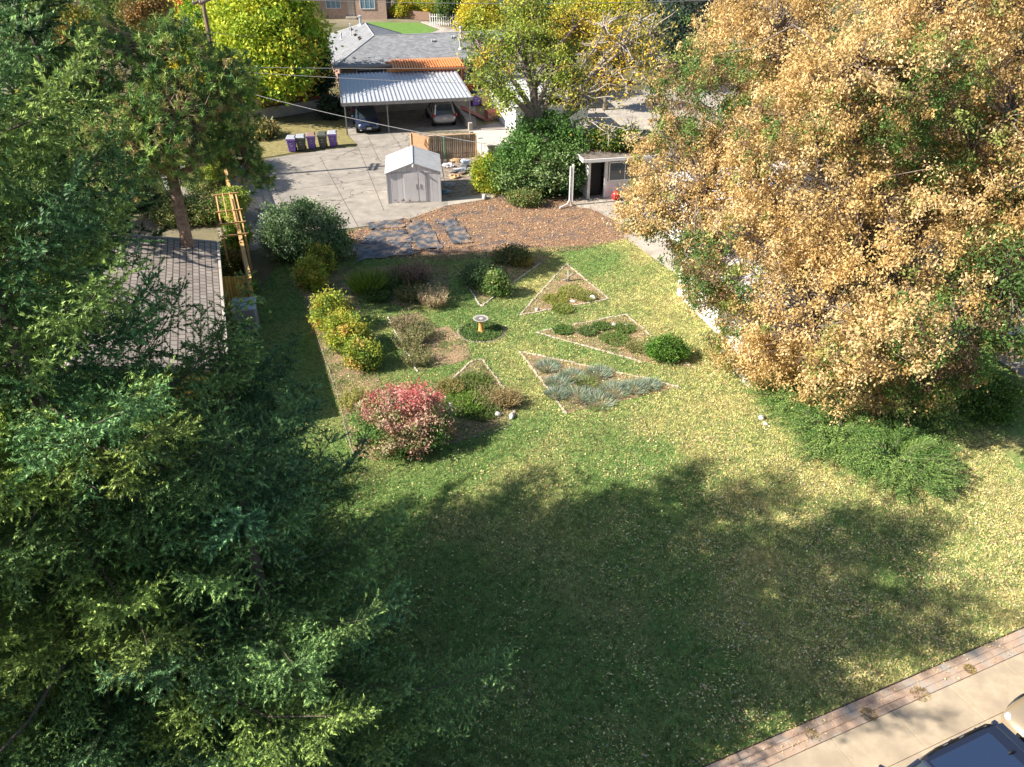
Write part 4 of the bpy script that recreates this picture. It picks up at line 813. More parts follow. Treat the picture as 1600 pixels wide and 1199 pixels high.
# ------------------------------------------------------------------ vehicles
def loft(st, closed=True, sub=True):
    """stations: (x, [(y,z)...]) half profile, bottom centre to top centre; mirrored"""
    mb = MB(); n = len(st[0][1]); ring = 2*n
    for x, pr in st:
        xs = x if isinstance(x, (list, tuple)) else [x]*n
        for (y, z), xx in zip(pr, xs): mb.v.append((xx, -y, z))
        for (y, z), xx in list(zip(pr, xs))[::-1]: mb.v.append((xx, y, z))
    for i in range(len(st)-1):
        for k in range(ring):
            a = i*ring+k; b = i*ring+(k+1) % ring; mb.f.append((a, b, b+ring, a+ring))
    mb.f.append(tuple(range(ring))[::-1]); e = (len(st)-1)*ring; mb.f.append(tuple(e+k for k in range(ring)))
    return mb
def car(label, loc, rz, pnt, L=4.6, Wd=1.86, H=1.66, suv=True, group=None, rails=False, sunroof=False, lowroof=False):
    t = thing('parked_car', label, 'car', loc, rz, group); w = Wd/2; h = L/2; bz = .26; belt = .98 if suv else .90; hood = .95 if suv else .86
    def pf(ww, top, b=bz, crown=.05): return [(0, b), (ww*.80, b), (ww*.97, b+.14), (ww, (b+top)*.52), (ww*.98, top-.14), (ww*.90, top-.02), (ww*.5, top+crown*.7), (0, top+crown)]
    st = [(-h, pf(w*.78, belt-.22, .42)), (-h+.06, pf(w*.88, belt-.06, .34)), (-h+.35, pf(w*.97, belt, bz)), (-h+1.0, pf(w, belt+.0)), (-.2, pf(w, belt)), (h-1.55, pf(w, belt-.02)), (h-1.1, pf(w*.99, hood)), (h-.5, pf(w*.96, hood-.08)), (h-.14, pf(w*.86, hood-.17, .3)), (h, pf(w*.70, hood-.34, .36, .0))]
    loft(st).build('body', pnt, t, smooth=True, subsurf=1)
    # greenhouse
    r0, r1 = (-h+.55, h-2.05); zt = H-.04
    def gp(ww0, z): return [(0, z), (ww0*.6, z), (ww0, z)]
    g = MB(); wb, wt = w*.93, w*.74
    bk = -h+(.22 if suv else .75); fr = h-1.18
    base = [(bk, wb*.88), (bk+.5, wb), (fr-.35, wb), (fr, wb*.84)]; top = [(r0+(0 if suv else .55), wt*.92), (r0+.5+(0 if suv else .3), wt), (r1-.3, wt), (r1+.05, wt*.9)]
    vs = []
    for x, y in base: vs += [(x, -y, belt-.03), (x, y, belt-.03)]
    for x, y in top: vs += [(x, -y, zt), (x, y, zt)]
    f = []
    for i in range(3): f += [(2*i, 2*i+2, 8+2*i+2, 8+2*i), (2*i+3, 2*i+1, 8+2*i+1, 8+2*i+3), (8+2*i, 8+2*i+2, 8+2*i+3, 8+2*i+1)]
    f += [(1, 0, 8, 9), (6, 7, 15, 14)]
    g.add(vs, f).build('window_glass', 'glass', t, bevel=.03)
    # roof skin and pillars
    rp = [(x, y*1.02) for x, y in top]; poly_ = [(x, -y) for x, y in rp]+[(x, y) for x, y in rp[::-1]]
    n_ = len(poly_); cx = sum(p[0] for p in poly_)/n_; mbr = MB()
    vs = [(p[0], p[1], zt+.002) for p in poly_]+[(cx+(p[0]-cx)*.93, p[1]*.88, zt+.045) for p in poly_]
    mbr.add(vs, [tuple(range(n_))[::-1], tuple(range(n_, 2*n_))]+[(i, (i+1) % n_, n_+(i+1) % n_, n_+i) for i in range(n_)]).build('roof', pnt, t, bevel=.02)
    mb = MB()
    for s in (-1, 1):
        for (i, th) in ((0, .07), (1, .035), (2, .0), (3, .045)):
            if th: mb.tube([(base[i][0], s*base[i][1]*1.005, belt-.02), (top[i][0], s*top[i][1]*1.005, zt+.01)], th, 5)
        mb.tube([((base[1][0]+base[2][0])/2, s*wb*1.01, belt-.02), ((top[1][0]+top[2][0])/2, s*wt*1.01, zt)], .03, 4)
    mb.build('pillar', pnt, t)
    if sunroof:
        MB().slab([(r0+.35, -wt*.74, zt+.056), (r1-.1, -wt*.74, zt+.056), (r1-.1, wt*.74, zt+.056), (r0+.35, wt*.74, zt+.056)], .012).build('sunroof', mat('sunroofglass', (.02, .035, .075), .06, spec=.5), t, bevel=.02)
    if rails:
        for s in (-1, 1):
            rl = MB().tube([(r0+.15, s*wt*.93, zt+.03), (r0+.3, s*wt*.95, zt+.09), (r1-.4, s*wt*.95, zt+.09), (r1-.15, s*wt*.92, zt+.03)], .02, 6).build('roof_rail', 'rubber', t)
            MB().box((r0+1.0, s*wt*.95, zt+.085), (.12, .04, .04)).box((r1-.65, s*wt*.95, zt+.085), (.12, .04, .04)).build('rail_mount', 'grey_metal', rl)
        MB().slab([(r0-.16, -wt*.85, zt-.0), (r0+.1, -wt*.9, zt+.035), (r0+.1, wt*.9, zt+.035), (r0-.16, wt*.85, zt-.0)], .03).build('spoiler', pnt, t, bevel=.01)
        MB().blob((r0+.35, 0, zt+.08), (.1, .03, .05), 2, 0).build('antenna', 'dark', t, smooth=True)
    for s in (-1, 1):
        MB().blob((r1+.42, s*(w+.09), belt+.06), (.07, .12, .09), 3, 0.05, 12).build('mirror', pnt, t, smooth=True)
        MB().blob((h-.26, s*w*.68, hood-.25), (.17, .13, .07), 4, 0, 12).build('headlight', 'lamp_glass', t, smooth=True)
        MB().blob((-h+.20, s*w*.92, belt-.07), (.19, .11, .13), 5, 0, 12).build('tail_light', 'red_lens', t, smooth=True)
        MB().bb(.1, .22, s*(w+.004)-.008, s*(w+.004)+.008, belt-.2, belt-.17).bb(-.85, -.73, s*(w+.004)-.008, s*(w+.004)+.008, belt-.2, belt-.17).build('door_handle', 'chrome', t)
        for x in (-h+.85, h-.92):
            MB().tube([(x, s*(w-.26), .34), (x, s*(w-.02), .34)], .40, 22).build('wheel_arch', 'dark', t)
            wh = MB().tube([(x, s*(w-.24), .33), (x, s*(w+.012), .33)], .335, 24).build('wheel', 'rubber', t, bevel=.02); rm = MB()
            rm.tube([(x, s*(w+.013), .33), (x, s*(w+.020), .33)], .07, 10)
            for k in range(5): a_ = k*1.2566; rm.box((x+math.cos(a_)*.12, s*(w+.018), .33+math.sin(a_)*.12), (.2, .014, .05), tilt=Matrix.Rotation(-a_, 3, 'Y'))
            rm.build('rim', 'chrome', wh)
    MB().box((h-.015, 0, hood-.34), (.05, .55, .16)).build('grille', 'dark', t, bevel=.01); MB().box((h+.012, 0, .47), (.02, .34, .13)).build('number_plate', 'plate', t); MB().box((-h-.0, 0, .72), (.02, .32, .14)).build('number_plate', 'plate', t)
    MB().box((h-.02, 0, .36), (.06, 1.1, .1)).build('lower_grille', 'dark', t)
    return t
p = G(577, 211); car('dark blue car nosing out of the left bay of the carport', (p.x-.5, p.y+2.1, .03), math.radians(-90+14), M['paint_black'], 4.5, 1.84, 1.52, True)
p = G(696, 200); car('silver grey SUV parked tail out in the right bay of the carport', (p.x-.54, p.y+2.15, .03), math.radians(90+14), M['paint_grey'], 4.6, 1.88, 1.7, True)
sh_ = math.radians(23.5)
# foreground: rear right roof corner known; car faces down-street
rc = G(1548, 1128, 1.62); L1, W1 = 4.7, 1.92; fwd = -su; rgt = sn; cen = Vector((rc.x, rc.y))+fwd*(L1/2-.62)-rgt*(W1/2*.74)
car('dark navy SUV with glass roof and rails parked along the kerb', (cen.x, cen.y, -.10), sh_+math.pi, M['paint_navy'], L1, W1, 1.74, True, rails=True, sunroof=True)
hd = G(1580, 1120, .62); cen2 = Vector((hd.x, hd.y))-fwd*(4.8/2-.15)-rgt*(.93-.35)
car('beige car nosing into the right edge of the photo behind the navy SUV', (cen2.x, cen2.y, -.10), sh_+math.pi, M['paint_beige'], 4.8, 1.86, 1.5, False)

# ------------------------------------------------------------------ utility pole and lines
pp = Vector((-18.2, 53.5, 0)); t = thing('utility_pole', 'brown wooden utility pole rising behind the pine', 'utility pole', tuple(pp))
MB().tube([(0, 0, 0), (0, 0, 11.5)], [.16, .11], 10).build('pole', 'polewood', t, smooth=True)
for z, l_ in ((10.6, 1.2), (6.9, .8)):
    for dy in (-.16, .16):
        ca = MB().box((dy*1.2, 0, z), (.1, l_*2, .12), 0).build('crossarm', 'polewood', t)
        for y in (-l_+.1, -.4, .4, l_-.1): MB().lathe([(.03, 0), (.05, .05), (.03, .09), (.045, .13)], 8, (dy*1.2, y, z+.06)).build('insulator', 'whitestone', ca)
def line(label, a, b, sag, r=.016, seg=24):
    a, b = Vector(a), Vector(b); mb = MB(); mb.tube([a+(b-a)*(k/seg)-Vector((0, 0, sag*4*(k/seg)*(1-k/seg))) for k in range(seg+1)], r, 4, cap=False); o = mb.build('power_line', 'wire'); tag(o, label, 'power line', 'lines running from the utility pole')
line('topmost line crossing in front of the far house', (-18.2, 54.4, 10.75), (38, 74, 9.6), .9)
line('line crossing the left slope of the grey hip roof', (-18.2, 53.2, 9.0), (-20, 84, 4.2), .3)
line('line passing just over the back edge of the carport roof', (-18.2, 53.0, 7.05), (30, 66, 6.2), .7)
line('line crossing the middle of the carport roof', (-18.2, 52.8, 6.9), (30, 59, 5.6), .9)
line('service line sloping down across the driveway to the porch', (-18.1, 53.4, 5.9), (g0.x+.2, g0.y, 2.55), .5, .02)
line('guy line falling towards the yellow trees', (-18.2, 53.6, 10.8), (-27, 60, .2), 0.02, .012)

# ------------------------------------------------------------------ garden ornaments, stones
p = G(752, 519); t = thing('birdbath', 'stone birdbath bowl on an orange terracotta pedestal', 'birdbath', (p.x, p.y, 0))
t.scale = (1.1, 1.1, .86)
MB().lathe([(.17, 0), (.17, .06), (.12, .1), (.10, .3), (.095, .5), (.12, .62), (.13, .66)], 20).build('pedestal', 'terracotta', t, smooth=True)
bo = MB().lathe([(.10, .655), (.2, .69), (.29, .75), (.31, .78), (.28, .78), (.2, .735), (.05, .72)], 26).build('bowl', 'bath_stone', t, smooth=True)
MB().lathe([(.235, .748), (.236, .752)], 24).build('water', 'water', bo); MB().blob((.02, 0, .765), (.09, .08, .03), 3, .1).build('stone', 'whitestone', bo)
def rock(label, px, py, r, m='stone', group='stones among the garden beds', seed=0, z=.3, name='rock'):
    p = G(px, py); o = MB().blob((0, 0, r[2]*.6), r, seed, .22, 9).build(name, m, subsurf=1, smooth=True); o.location = (p.x, p.y, .0); o.rotation_euler = (0, 0, seed*1.3); tag(o, label, 'rock', group)
rock('dark grey stone at the left corner of the rear triangle bed', 839, 486, (.14, .12, .1), seed=1)
rock('flat pale stone near the front edge of the rear triangle bed', 895, 472, (.2, .1, .06), 'whitestone', seed=2)
rock('pale stone by the right tip of the rear triangle bed', 926, 468, (.12, .22, .14), 'whitestone', seed=3)
rock('pale stone near the top of the blunt bed with lavender', 960, 510, (.16, .12, .1), 'whitestone', seed=4)
rock('whitish stone in the bed that ends at the green bush', 978, 510, (.14, .11, .08), 'whitestone', seed=5)
rock('pale long stone at the tip of the shade right of the red bush', 800, 652, (.25, .12, .1), 'whitestone', seed=6)
rock('smaller pale stone just left of the long one right of the red bush', 778, 650, (.16, .14, .12), 'whitestone', seed=7)
rock('pale stone lying before the birdbath ring', 738, 510, (.14, .08, .05), seed=8)
rock('grey brown stone in the scattered bark left of the lavender', 905, 520, (.08, .06, .05), seed=9)
p = G(887, 440); t = thing('driftwood', 'bleached forked stump at the top of the rear triangle bed', 'driftwood', (p.x, p.y, 0)); MB().tube([(0, 0, 0), (.05, .02, .3), (.0, .1, .55)], [.1, .07, .03], 6).tube([(.04, 0, .25), (.22, -.02, .42), (.3, -.05, .4)], [.05, .035, .015], 5).tube([(0, 0, .1), (-.25, -.1, .12)], [.06, .02], 5).build('stump', 'palebark', t, smooth=True)
p = G(704, 648); t = thing('garden_post', 'short pale post right beside the red bush', 'post', (p.x, p.y, 0)); MB().bb(-.05, .05, -.05, .05, 0, .5).build('post', 'stone', t, bevel=.01)
lab = ['uppermost of the white edging stones below the white wall', 'second white edging stone below the white wall', 'third white edging stone down the curve', 'fourth white edging stone, the widest of the upper group', 'fifth white edging stone by the juniper tip', 'sixth white edging stone against the juniper', 'seventh white edging stone at the juniper edge', 'lone white stone halfway down the juniper edge', 'small white stone under the lone one', 'white lump between grass and wall near the top', 'white lump nearest the patio end of the wall']
for k, (px, py, s) in enumerate([(1143, 566, .14), (1150, 574, .17), (1154, 583, .19), (1161, 590, .22), (1166, 598, .2), (1159, 578, .13), (1170, 604, .12), (1190, 655, .17), (1196, 664, .12), (1128, 552, .14), (1112, 540, .13)]): rock(lab[k], px, py, (s, s*.8, s*.6), 'whitestone', 'white stones edging the juniper bed', seed=20+k, name='edging_stone')
rock('pale block on the end of the leafy bed by the ivy', 757, 311, (.16, .3, .2), 'whitestone', seed=41)
t = thing('timber_edge', 'weathered timber edging in front of the ivy bush', 'garden edging', tuple(G(772, 309))); q = G(806, 302)-G(772, 309); MB().tube([(0, 0, .07), (q.x, q.y, .07)], .08, 6).build('log', 'tanwood', t); MB().bb(-.04, .04, -.12, -.04, 0, .2).build('stake', 'tanwood', t)

# ================================================================== PLANTS
# --- spruces at the left
A1, A2 = (.085, .195, .08), (.27, .36, .085)
spruce('broad spruce nearest the camera at the lower left', (-7.6, 11.1), 15.3, 5.8, 1, per_m=62, z0=.6, cA=A1, cB=A2)
spruce('tallest spruce rising past the left edge with shaded drooping boughs', (-10.2, 13.3), 17.8, 4.9, 2, per_m=56, cA=(.085, .20, .085), cB=A2)
spruce('tall spruce behind the tallest one at the upper left', (-12.2, 15.6), 16.6, 4.3, 3, per_m=52, cA=(.085, .195, .08), cB=(.25, .33, .08))
spruce('short dark spruce at the lawn edge left of the red bush', (-6.0, 14.9), 9.0, 3.9, 4, per_m=64, cA=(.07, .175, .09), cB=(.17, .28, .09))
spruce('low spruce thrusting farthest right over the shaded lawn', (-4.7, 11.2), 9.2, 4.3, 7, per_m=62, cA=(.09, .21, .11), cB=(.22, .35, .11))
spruce('small spruce in front of the brown shingle roof', (-9.0, 13.9), 8.4, 3.4, 9, per_m=50, cA=(.055, .14, .07), cB=(.15, .23, .07))
spruce('spruce standing out of the left edge above the garage roof', (-17, 18.2), 9.5, 3.4, 5, nw=.045, per_m=26)
spruce('dark spruce left of the pine crown', (-18.7, 34.7), 15.3, 4.1, 8, nl=.14, nw=.08, step=.3, sub=False, per_m=60, cA=(.05, .12, .05), cB=(.10, .17, .06))
spruce('spruce filling the lower left corner of the photo', (-13.2, 9.0), 12.5, 4.4, 6, nw=.045, per_m=30)


def wb(px, py, Y, rpx, fy=1., fz=.9, fx=1.):
    p, s = W(px, py, Y); r = rpx*s; return (p[0], p[1], p[2], r*fx, r*fy, r*fz)
# --- tan tree of heaven
TAN = [(.61, .43, .18), (.70, .52, .26), (.51, .34, .13), (.26, .30, .08), (.10, .19, .045), (.20, .13, .08)]
bl = [wb(1075, 270, 34, 95), wb(1120, 150, 36, 105), wb(1205, 55, 38, 110), wb(1170, 400, 30, 105), wb(1250, 490, 27.5, 105), wb(1325, 590, 25.5, 78), wb(1425, 590, 25, 78), wb(1290, 250, 31, 160), wb(1400, 400, 28, 135), wb(1440, 160, 32, 160), wb(1545, 300, 29, 120), wb(1560, 60, 34, 150), wb(1015, 330, 33.5, 52), wb(1330, 40, 38, 130), wb(1500, 460, 27, 85), wb(1116, 450, 31, 48), wb(1085, 395, 33, 42), wb(1145, 535, 28.5, 42), wb(1200, 560, 27, 45), wb(1480, 530, 24.5, 78), wb(1400, 525, 22.8, 75), wb(1310, 560, 23.8, 55), wb(1360, 150, 30, 130), wb(1460, 20, 33, 120), wb(1400, 250, 38, 160)]
tree('tree_of_heaven', 'huge tree covered in tan seed clusters over the white house', 'tree', (14.6, 29.3, 0), bl, 8200, 62, .30, .11, .06, TAN, [3.2, 2.6, 1.6, 1.1, 1.25, .4], .34, seed=21, droop=.75, nmain=14, frac=.2, shell=.42, split=.3, twigr=.018, cscale=.9, flat=1.0, jit=.28)
bl = [wb(1560, 420, 26, 80), wb(1620, 250, 30, 140), wb(1660, 80, 36, 140), wb(1640, 420, 28, 90), wb(1590, 500, 25, 62)]
tree('green_tree', 'greener tree at the right edge beside the tan one', 'tree', (21, 27.5, 0), bl, 900, 60, .6, .16, .07, [(.09, .16, .04), (.35, .28, .08), (.55, .35, .14), (.14, .2, .05)], [2, 1, 1, 1], .26, seed=22, droop=.5, nmain=7, cscale=.8)

# --- pine left of the driveway
def pine(label, base, blobs, ntuft, seed, r0=.3, top=None):
    r = np.random.default_rng(seed); t = thing('pine_tree', label, 'pine tree', tuple(base)); b = np.array(base, float); CP = blobpts(r, blobs, ntuft, .6)-b
    k = 46; n = ntuft*k; idx = np.repeat(np.arange(ntuft), k); ax = rdir(r, ntuft, .7); P = CP[idx]+ax[idx]*(r.random((n, 1))*.34-.1); d = rdir(r, n)+ax[idx]*.5; d /= np.linalg.norm(d, axis=1, keepdims=True)
    w = perp(r, d); l = (.16+.1*r.random(n))[:, None]; c = palette(r, ntuft, [(.18, .30, .07), (.32, .40, .10), (.09, .18, .06), (.48, .38, .16)], [2.5, 2.2, 1.6, .5], .25)[idx]*(.8+.4*r.random((n, 1)))
    V = np.stack([P-w*.016, P+w*.016, P+d*l], 1).reshape(-1, 3); npmesh('crown', V, np.arange(3*n).reshape(n, 3), np.repeat(c, 3, 0), 'needle', t)
    mb = MB(); limbs(mb, r, (0, 0, 0), CP, r0, 9, frac=.4, trunk_top=top, twigr=.02); mb.build('trunk', mat('pinebark', (.17, .10, .07), .95, (.36, .25, .18), 5, .9, 14), t, smooth=True)
bl = [wb(130, 200, 34.8, 70), wb(200, 150, 35.7, 95), wb(290, 120, 35.7, 75), wb(330, 190, 35.7, 75), wb(250, 210, 33.8, 85), wb(375, 250, 35.7, 40), wb(400, 275, 35.7, 28), wb(110, 130, 35.7, 60), wb(160, 90, 35.7, 60), wb(180, 235, 32.8, 70), wb(270, 70, 35.7, 50), wb(350, 130, 35.7, 55)]
pine('bushy pine between the spruces and the driveway', (-14.5, 34.9, 0), bl, 3300, 31, .3, top=(0, 0, 6.0))

# --- trees around and behind
YG = [(.34, .44, .04), (.48, .54, .05), (.62, .58, .05), (.18, .32, .03), (.5, .36, .05)]
tree('maple_tree', 'bright yellow green tree left of the grey hip roof', 'tree', (-22.6, 69, 0), [wb(400, 60, 69, 72), wb(345, 40, 72, 60), wb(440, 100, 67.5, 48), wb(465, 60, 71, 40), wb(398, 132, 68, 28), wb(345, 110, 70, 40), wb(420, 0, 71, 60)], 1500, 46, 1.0, .30, .17, YG, [2, 2, 1, 2, .4], .3, seed=41, cscale=.5, nmain=8)
tree('cedar_tree', 'dark green tree tucked between the yellow green one and the grey roof', 'tree', (-18.6, 72.5, 0), [wb(488, 100, 72.5, 26, fz=1.3), wb(500, 125, 72, 20), wb(480, 75, 74, 20)], 420, 40, .6, .22, .10, [(.035, .075, .04), (.06, .11, .05)], [1, 1], .2, seed=42, nmain=5)
tree('maple_tree', 'pure yellow tree behind the utility pole', 'tree', (-35, 86, 0), [wb(320, 60, 86, 40), wb(300, 105, 84, 28), wb(345, 30, 88, 30)], 600, 40, 1.0, .32, .18, [(.70, .58, .03), (.6, .52, .04), (.42, .42, .04)], [2, 1, 1], .25, seed=43, nmain=5)
tree('maple_tree', 'red tree at the top edge behind the yellow one', 'tree', (-50, 112, 0), [wb(290, -5, 112, 32), wb(318, -8, 114, 28), wb(268, -12, 114, 26)], 420, 40, 1.1, .34, .2, [(.65, .10, .05), (.55, .16, .07)], [2, 1], .25, seed=44, nmain=5)
bgt = [(75, 40, 70, 60, 0, 'orange tinged tree at the far upper left'), (20, 60, 52, 70, 1, 'green tree at the upper left edge'), (180, 30, 90, 60, 1, 'green tree behind the pine crown'), (30, 200, 44, 55, 1, 'leafy green tree under the spruce at the left edge'), (60, 265, 37, 60, 1, 'leafy green tree left of the pine trunk'), (60, 175, 58, 34, 2, 'small yellow tree left of the pine'), (230, 20, 80, 40, 3, 'orange brown tree above the pine'),
       (760, 25, 92, 42, 2, 'yellow green tree at the top beside the big grey tree'), (830, 10, 98, 50, 1, 'dark green tree at the top centre'), (900, 20, 92, 48, 2, 'bright yellow green tree right of the top centre'), (955, 30, 90, 42, 2, 'yellow tree at the top right of centre'), (1010, 55, 84, 45, 4, 'brownish green tree left of the tan one'), (1060, 60, 80, 50, 5, 'dark blue green tree in front of the tan crown corner'), (1095, 10, 95, 60, 5, 'dark tree at the top behind the tan crown'), (640, -8, 130, 26, 1, 'green tree beside the far brick house'), (625, 12, 124, 14, 2, 'yellow green shrub beside the far brick house'), (705, 5, 118, 24, 1, 'thin green tree at the top beyond the front lawn'), (985, 10, 105, 50, 1, 'green tree behind the yellow one at the top right'), (870, 85, 76, 40, 4, 'brownish tree behind the big grey tree'), (950, 95, 72, 34, 4, 'sparse brown tree behind the porch')]
PAL = [([(.50, .30, .06), (.30, .28, .05), (.14, .2, .04)], [1, 1, 1]), ([(.09, .16, .035), (.15, .22, .05), (.05, .09, .03)], [1, 1, 1]), ([(.50, .46, .05), (.30, .34, .04), (.62, .5, .04)], [1, 1.3, .7]), ([(.45, .25, .08), (.3, .2, .08), (.2, .2, .05)], [1, 1, 1]), ([(.20, .19, .07), (.12, .14, .05), (.34, .28, .08)], [1, 1, .6]), ([(.035, .06, .04), (.06, .09, .05)], [1, 1])]
for k, (px, py, Y, rp, pi, lab) in enumerate(bgt):
    a = wb(px, py, Y, rp); s = a[3]; zc = a[2]
    if zc-s*.9 < 1.2 and Y < 60: zc = max(zc, s*.9+.6)
    r_ = random.Random(k); B = [(a[0]+r_.uniform(-.45, .45)*s, a[1]+r_.uniform(-.4, .4)*s, zc+r_.uniform(-.35, .35)*s, s*.68, s*.68, s*.6) for _ in range(5)]
    far = Y > 65
    tree('garden_tree', lab, 'tree', (a[0], a[1], 0), B, int(260*(1 if far else 1.3)), 40 if far else 50, s*.26, (.30 if far else .17)*max(.7, s/3.5), .15 if far else .085, PAL[pi][0], PAL[pi][1], .2, seed=60+k, nmain=5, frac=.5, cscale=.7, group='trees in the neighbouring gardens')

# --- big grey tree behind the ivy (sparse, leafless limbs at right)
bx, by = 1.5, 51.2
bl = [wb(765, 110, 52, 38), wb(800, 70, 54, 45), wb(850, 60, 56, 40), wb(790, 150, 51, 30), wb(870, 120, 53, 45), wb(820, 20, 57, 40), wb(900, 40, 58, 45), wb(745, 60, 54, 25)]
tree('locust_tree', 'big old tree with grey trunk and sparse yellow green leaves behind the ivy', 'tree', (bx, by, 0), bl, 640, 38, .62, .18, .08, [(.28, .36, .06), (.42, .44, .06), (.14, .22, .04), (.60, .44, .06)], [2.2, 1.5, 1.2, .7], .42, bark='bark', seed=81, nmain=9, frac=1., cscale=.9, split=.5, twigr=.034, trunk_top=(-.1, 0, 4.2), shell=.9)
bl = [wb(960, 60, 55, 55), wb(1010, 100, 54, 45), wb(950, 130, 53, 45), wb(1020, 50, 57, 40), wb(900, 150, 52, 30), wb(1040, 140, 54, 25)]
tree('locust_tree', 'mostly bare tree with tangled grey twigs above the porch', 'tree', (4.2, 53.4, 0), bl, 420, 9, .8, .20, .09, [(.5, .4, .08), (.3, .3, .06), (.68, .46, .05)], [1, 1, 1.2], .3, bark='palebark', seed=82, nmain=9, frac=1., cscale=.8, split=.45, twigr=.035, trunk_top=(-.8, 0, 4.0), shell=.9)
bl = [wb(950, 215, 50.5, 35), wb(985, 205, 50.5, 30), wb(915, 200, 51, 25)]
tree('dead_branches', 'pale dead branches arching over the porch roof', 'tree', (4.4, 53.5, 0), bl, 120, 4, .5, .14, .07, [(.3, .34, .06), (.6, .44, .05)], [1, 1], .12, bark='palebark', seed=83, nmain=6, frac=1., split=.9, twigr=.03, trunk_top=(-.5, -.6, 3.8), shell=.9)

# --- shrubs
GR = [(.10, .21, .045), (.17, .29, .08), (.28, .37, .16), (.05, .11, .03)]
def at(px, py): p = G(px, py); return (p.x, p.y, 0)
shrub('ivy_bush', 'big glossy green ivy covered bush left of the porch', at(838, 306), (2.7, 2.2, 2.1), 620, 60, .5, .15, .10, GR, [2, 2, 1, 1], 101, blobs=[(0, .6, 1.9, 2.4, 1.8, 1.7), (-1.3, .3, 1.5, 1.5, 1.4, 1.4), (1.3, 0, 1.5, 1.6, 1.3, 1.4), (.6, 1.6, 3.3, 1.8, 1.5, 1.5), (1.9, .8, 2.6, 1.2, 1.3, 1.6), (-.4, .5, .8, 1.8, 1.3, .9)], cscale=.6)
shrub('yellow_green_bush', 'yellow green bush on the left of the ivy bush', at(766, 300), (1.05, 1., 1.15), 240, 55, .35, .12, .07, [(.34, .38, .03), (.42, .43, .05), (.17, .26, .03)], [2, 1, 1.2], 102)
shrub('low_shrub', 'low straggly green and tan shrub in front of the ivy', at(818, 322), (.9, .6, .5), 110, 45, .3, .10, .06, [(.2, .26, .07), (.36, .34, .12), (.1, .18, .05)], [1, .7, 1], 103)
shrub('round_bush', 'large round grey green bush at the corner of the driveway', at(478, 404), (1.95, 1.75, 1.65), 560, 62, .42, .12, .065, [(.13, .22, .08), (.24, .32, .17), (.06, .12, .04), (.36, .42, .28)], [2, 1.8, 1.4, .6], 104, blobs=[(-.35, .3, 1.55, 1.7, 1.5, 1.35), (.65, 0, 1.35, 1.5, 1.35, 1.2), (-.9, 0, 1.2, 1.1, 1.1, 1.1), (1.7, -.1, .9, .8, .7, .7)])
shrub('red_bush', 'round bush turning red and pink at the lawn edge', at(632, 690), (1.4, 1.25, 1.0), 430, 66, .30, .10, .05, [(.56, .14, .15), (.60, .33, .27), (.50, .42, .26), (.26, .30, .11), (.46, .26, .18), (.15, .28, .07)], [.8, 1.7, 1.5, 1.5, 1.0, 2.4], 105, blobs=[(0, 0, .85, 1.45, 1.25, .85), (-.6, .15, 1., 1., .9, .75), (.75, .15, .95, .95, .9, .8), (0, -.2, .6, 1.45, 1.15, .6), (.1, .3, 1.25, 1., .9, .55)], cscale=.9)
shrub('green_bush', 'small bright green bush at the right end of the flower beds', at(1040, 560), (.72, .62, .45), 170, 55, .25, .085, .04, [(.10, .22, .03), (.16, .28, .05), (.05, .12, .02)], [1.4, 1, 1], 106)
shrub('green_bush', 'sunlit young bush in the shaded bed behind the birdbath', at(776, 462), (.5, .45, .62), 110, 40, .24, .11, .06, [(.15, .24, .05), (.32, .38, .14), (.08, .16, .04)], [1, 1, .8], 107)
shrub('green_bush', 'dark sprawling bush left of the sunlit young one', at(750, 445), (.85, .7, .5), 130, 45, .32, .09, .05, [(.06, .12, .04), (.10, .16, .06)], [1, 1], 108)
shrub('green_bush', 'dim low bush at the back of the shaded bed', at(800, 412), (.9, .55, .45), 100, 45, .3, .09, .05, [(.08, .13, .04), (.16, .17, .06), (.28, .22, .09)], [1, 1, .4], 109)
# sumac-like yellow shrubs on the left bed
YS = [(.38, .44, .05), (.50, .50, .08), (.20, .30, .05), (.60, .40, .10), (.13, .2, .04)]
for k, (px, py, rx, rz_, lab, ww) in enumerate([(488, 450, .6, .75, 'yellow green shrub at the far end of the left bed', [2, 1, 1, .3, .8]), (505, 425, .45, .7, 'thin yellow topped shrub beside the round bush', [1, 1, 1, .5, 1]), (520, 515, .8, .85, 'tall bright yellow green shrub in the left bed', [2.5, 2, 1, .8, .8]), (545, 545, .85, .8, 'yellow green shrub with orange leaves in the left bed', [2, 1.5, 1.5, 1.1, 1]), (568, 572, .6, .6, 'greener shrub at the near end of the yellow ones', [1.5, .8, 2, .4, 1.5])]):
    shrub('sumac_shrub', lab, at(px, py), (rx, rx*.9, rz_), 190, 42, .28, .14, .05, YS, ww, 110+k, group='yellow green shrubs in the left bed', droop=.3, shell=.7, nst=22)
spiky('seed_stalks', 'tan flower stalks between the spruce and the red bush', at(562, 632), 60, .9, .35, [(.4, .33, .12), (.3, .28, .08)], [1, 1], 121, leafy=26, seeds=[(.5, .42, .14), (.36, .38, .12), (.2, .26, .07)], wd=.03, lean=.25)
spiky('seed_stalks', 'yellowish spire plant left of the red bush', at(545, 640), 30, .8, .25, [(.4, .38, .12)], [1], 122, leafy=26, seeds=[(.5, .46, .14), (.4, .4, .12)], wd=.03, lean=.25)
spiky('ornamental_grass', 'tall green grass clump at the back left of the garden', at(576, 458), 900, 1.25, .48, [(.17, .27, .03), (.28, .36, .05), (.09, .16, .02)], [1, 1, 1], 123, wd=.022, lean=.7)
spiky('ornamental_grass', 'tawny grass clump at the far right of the shaded beds', at(815, 415), 500, .7, .35, [(.42, .33, .10), (.25, .24, .06)], [1, 1], 124, lean=.8)
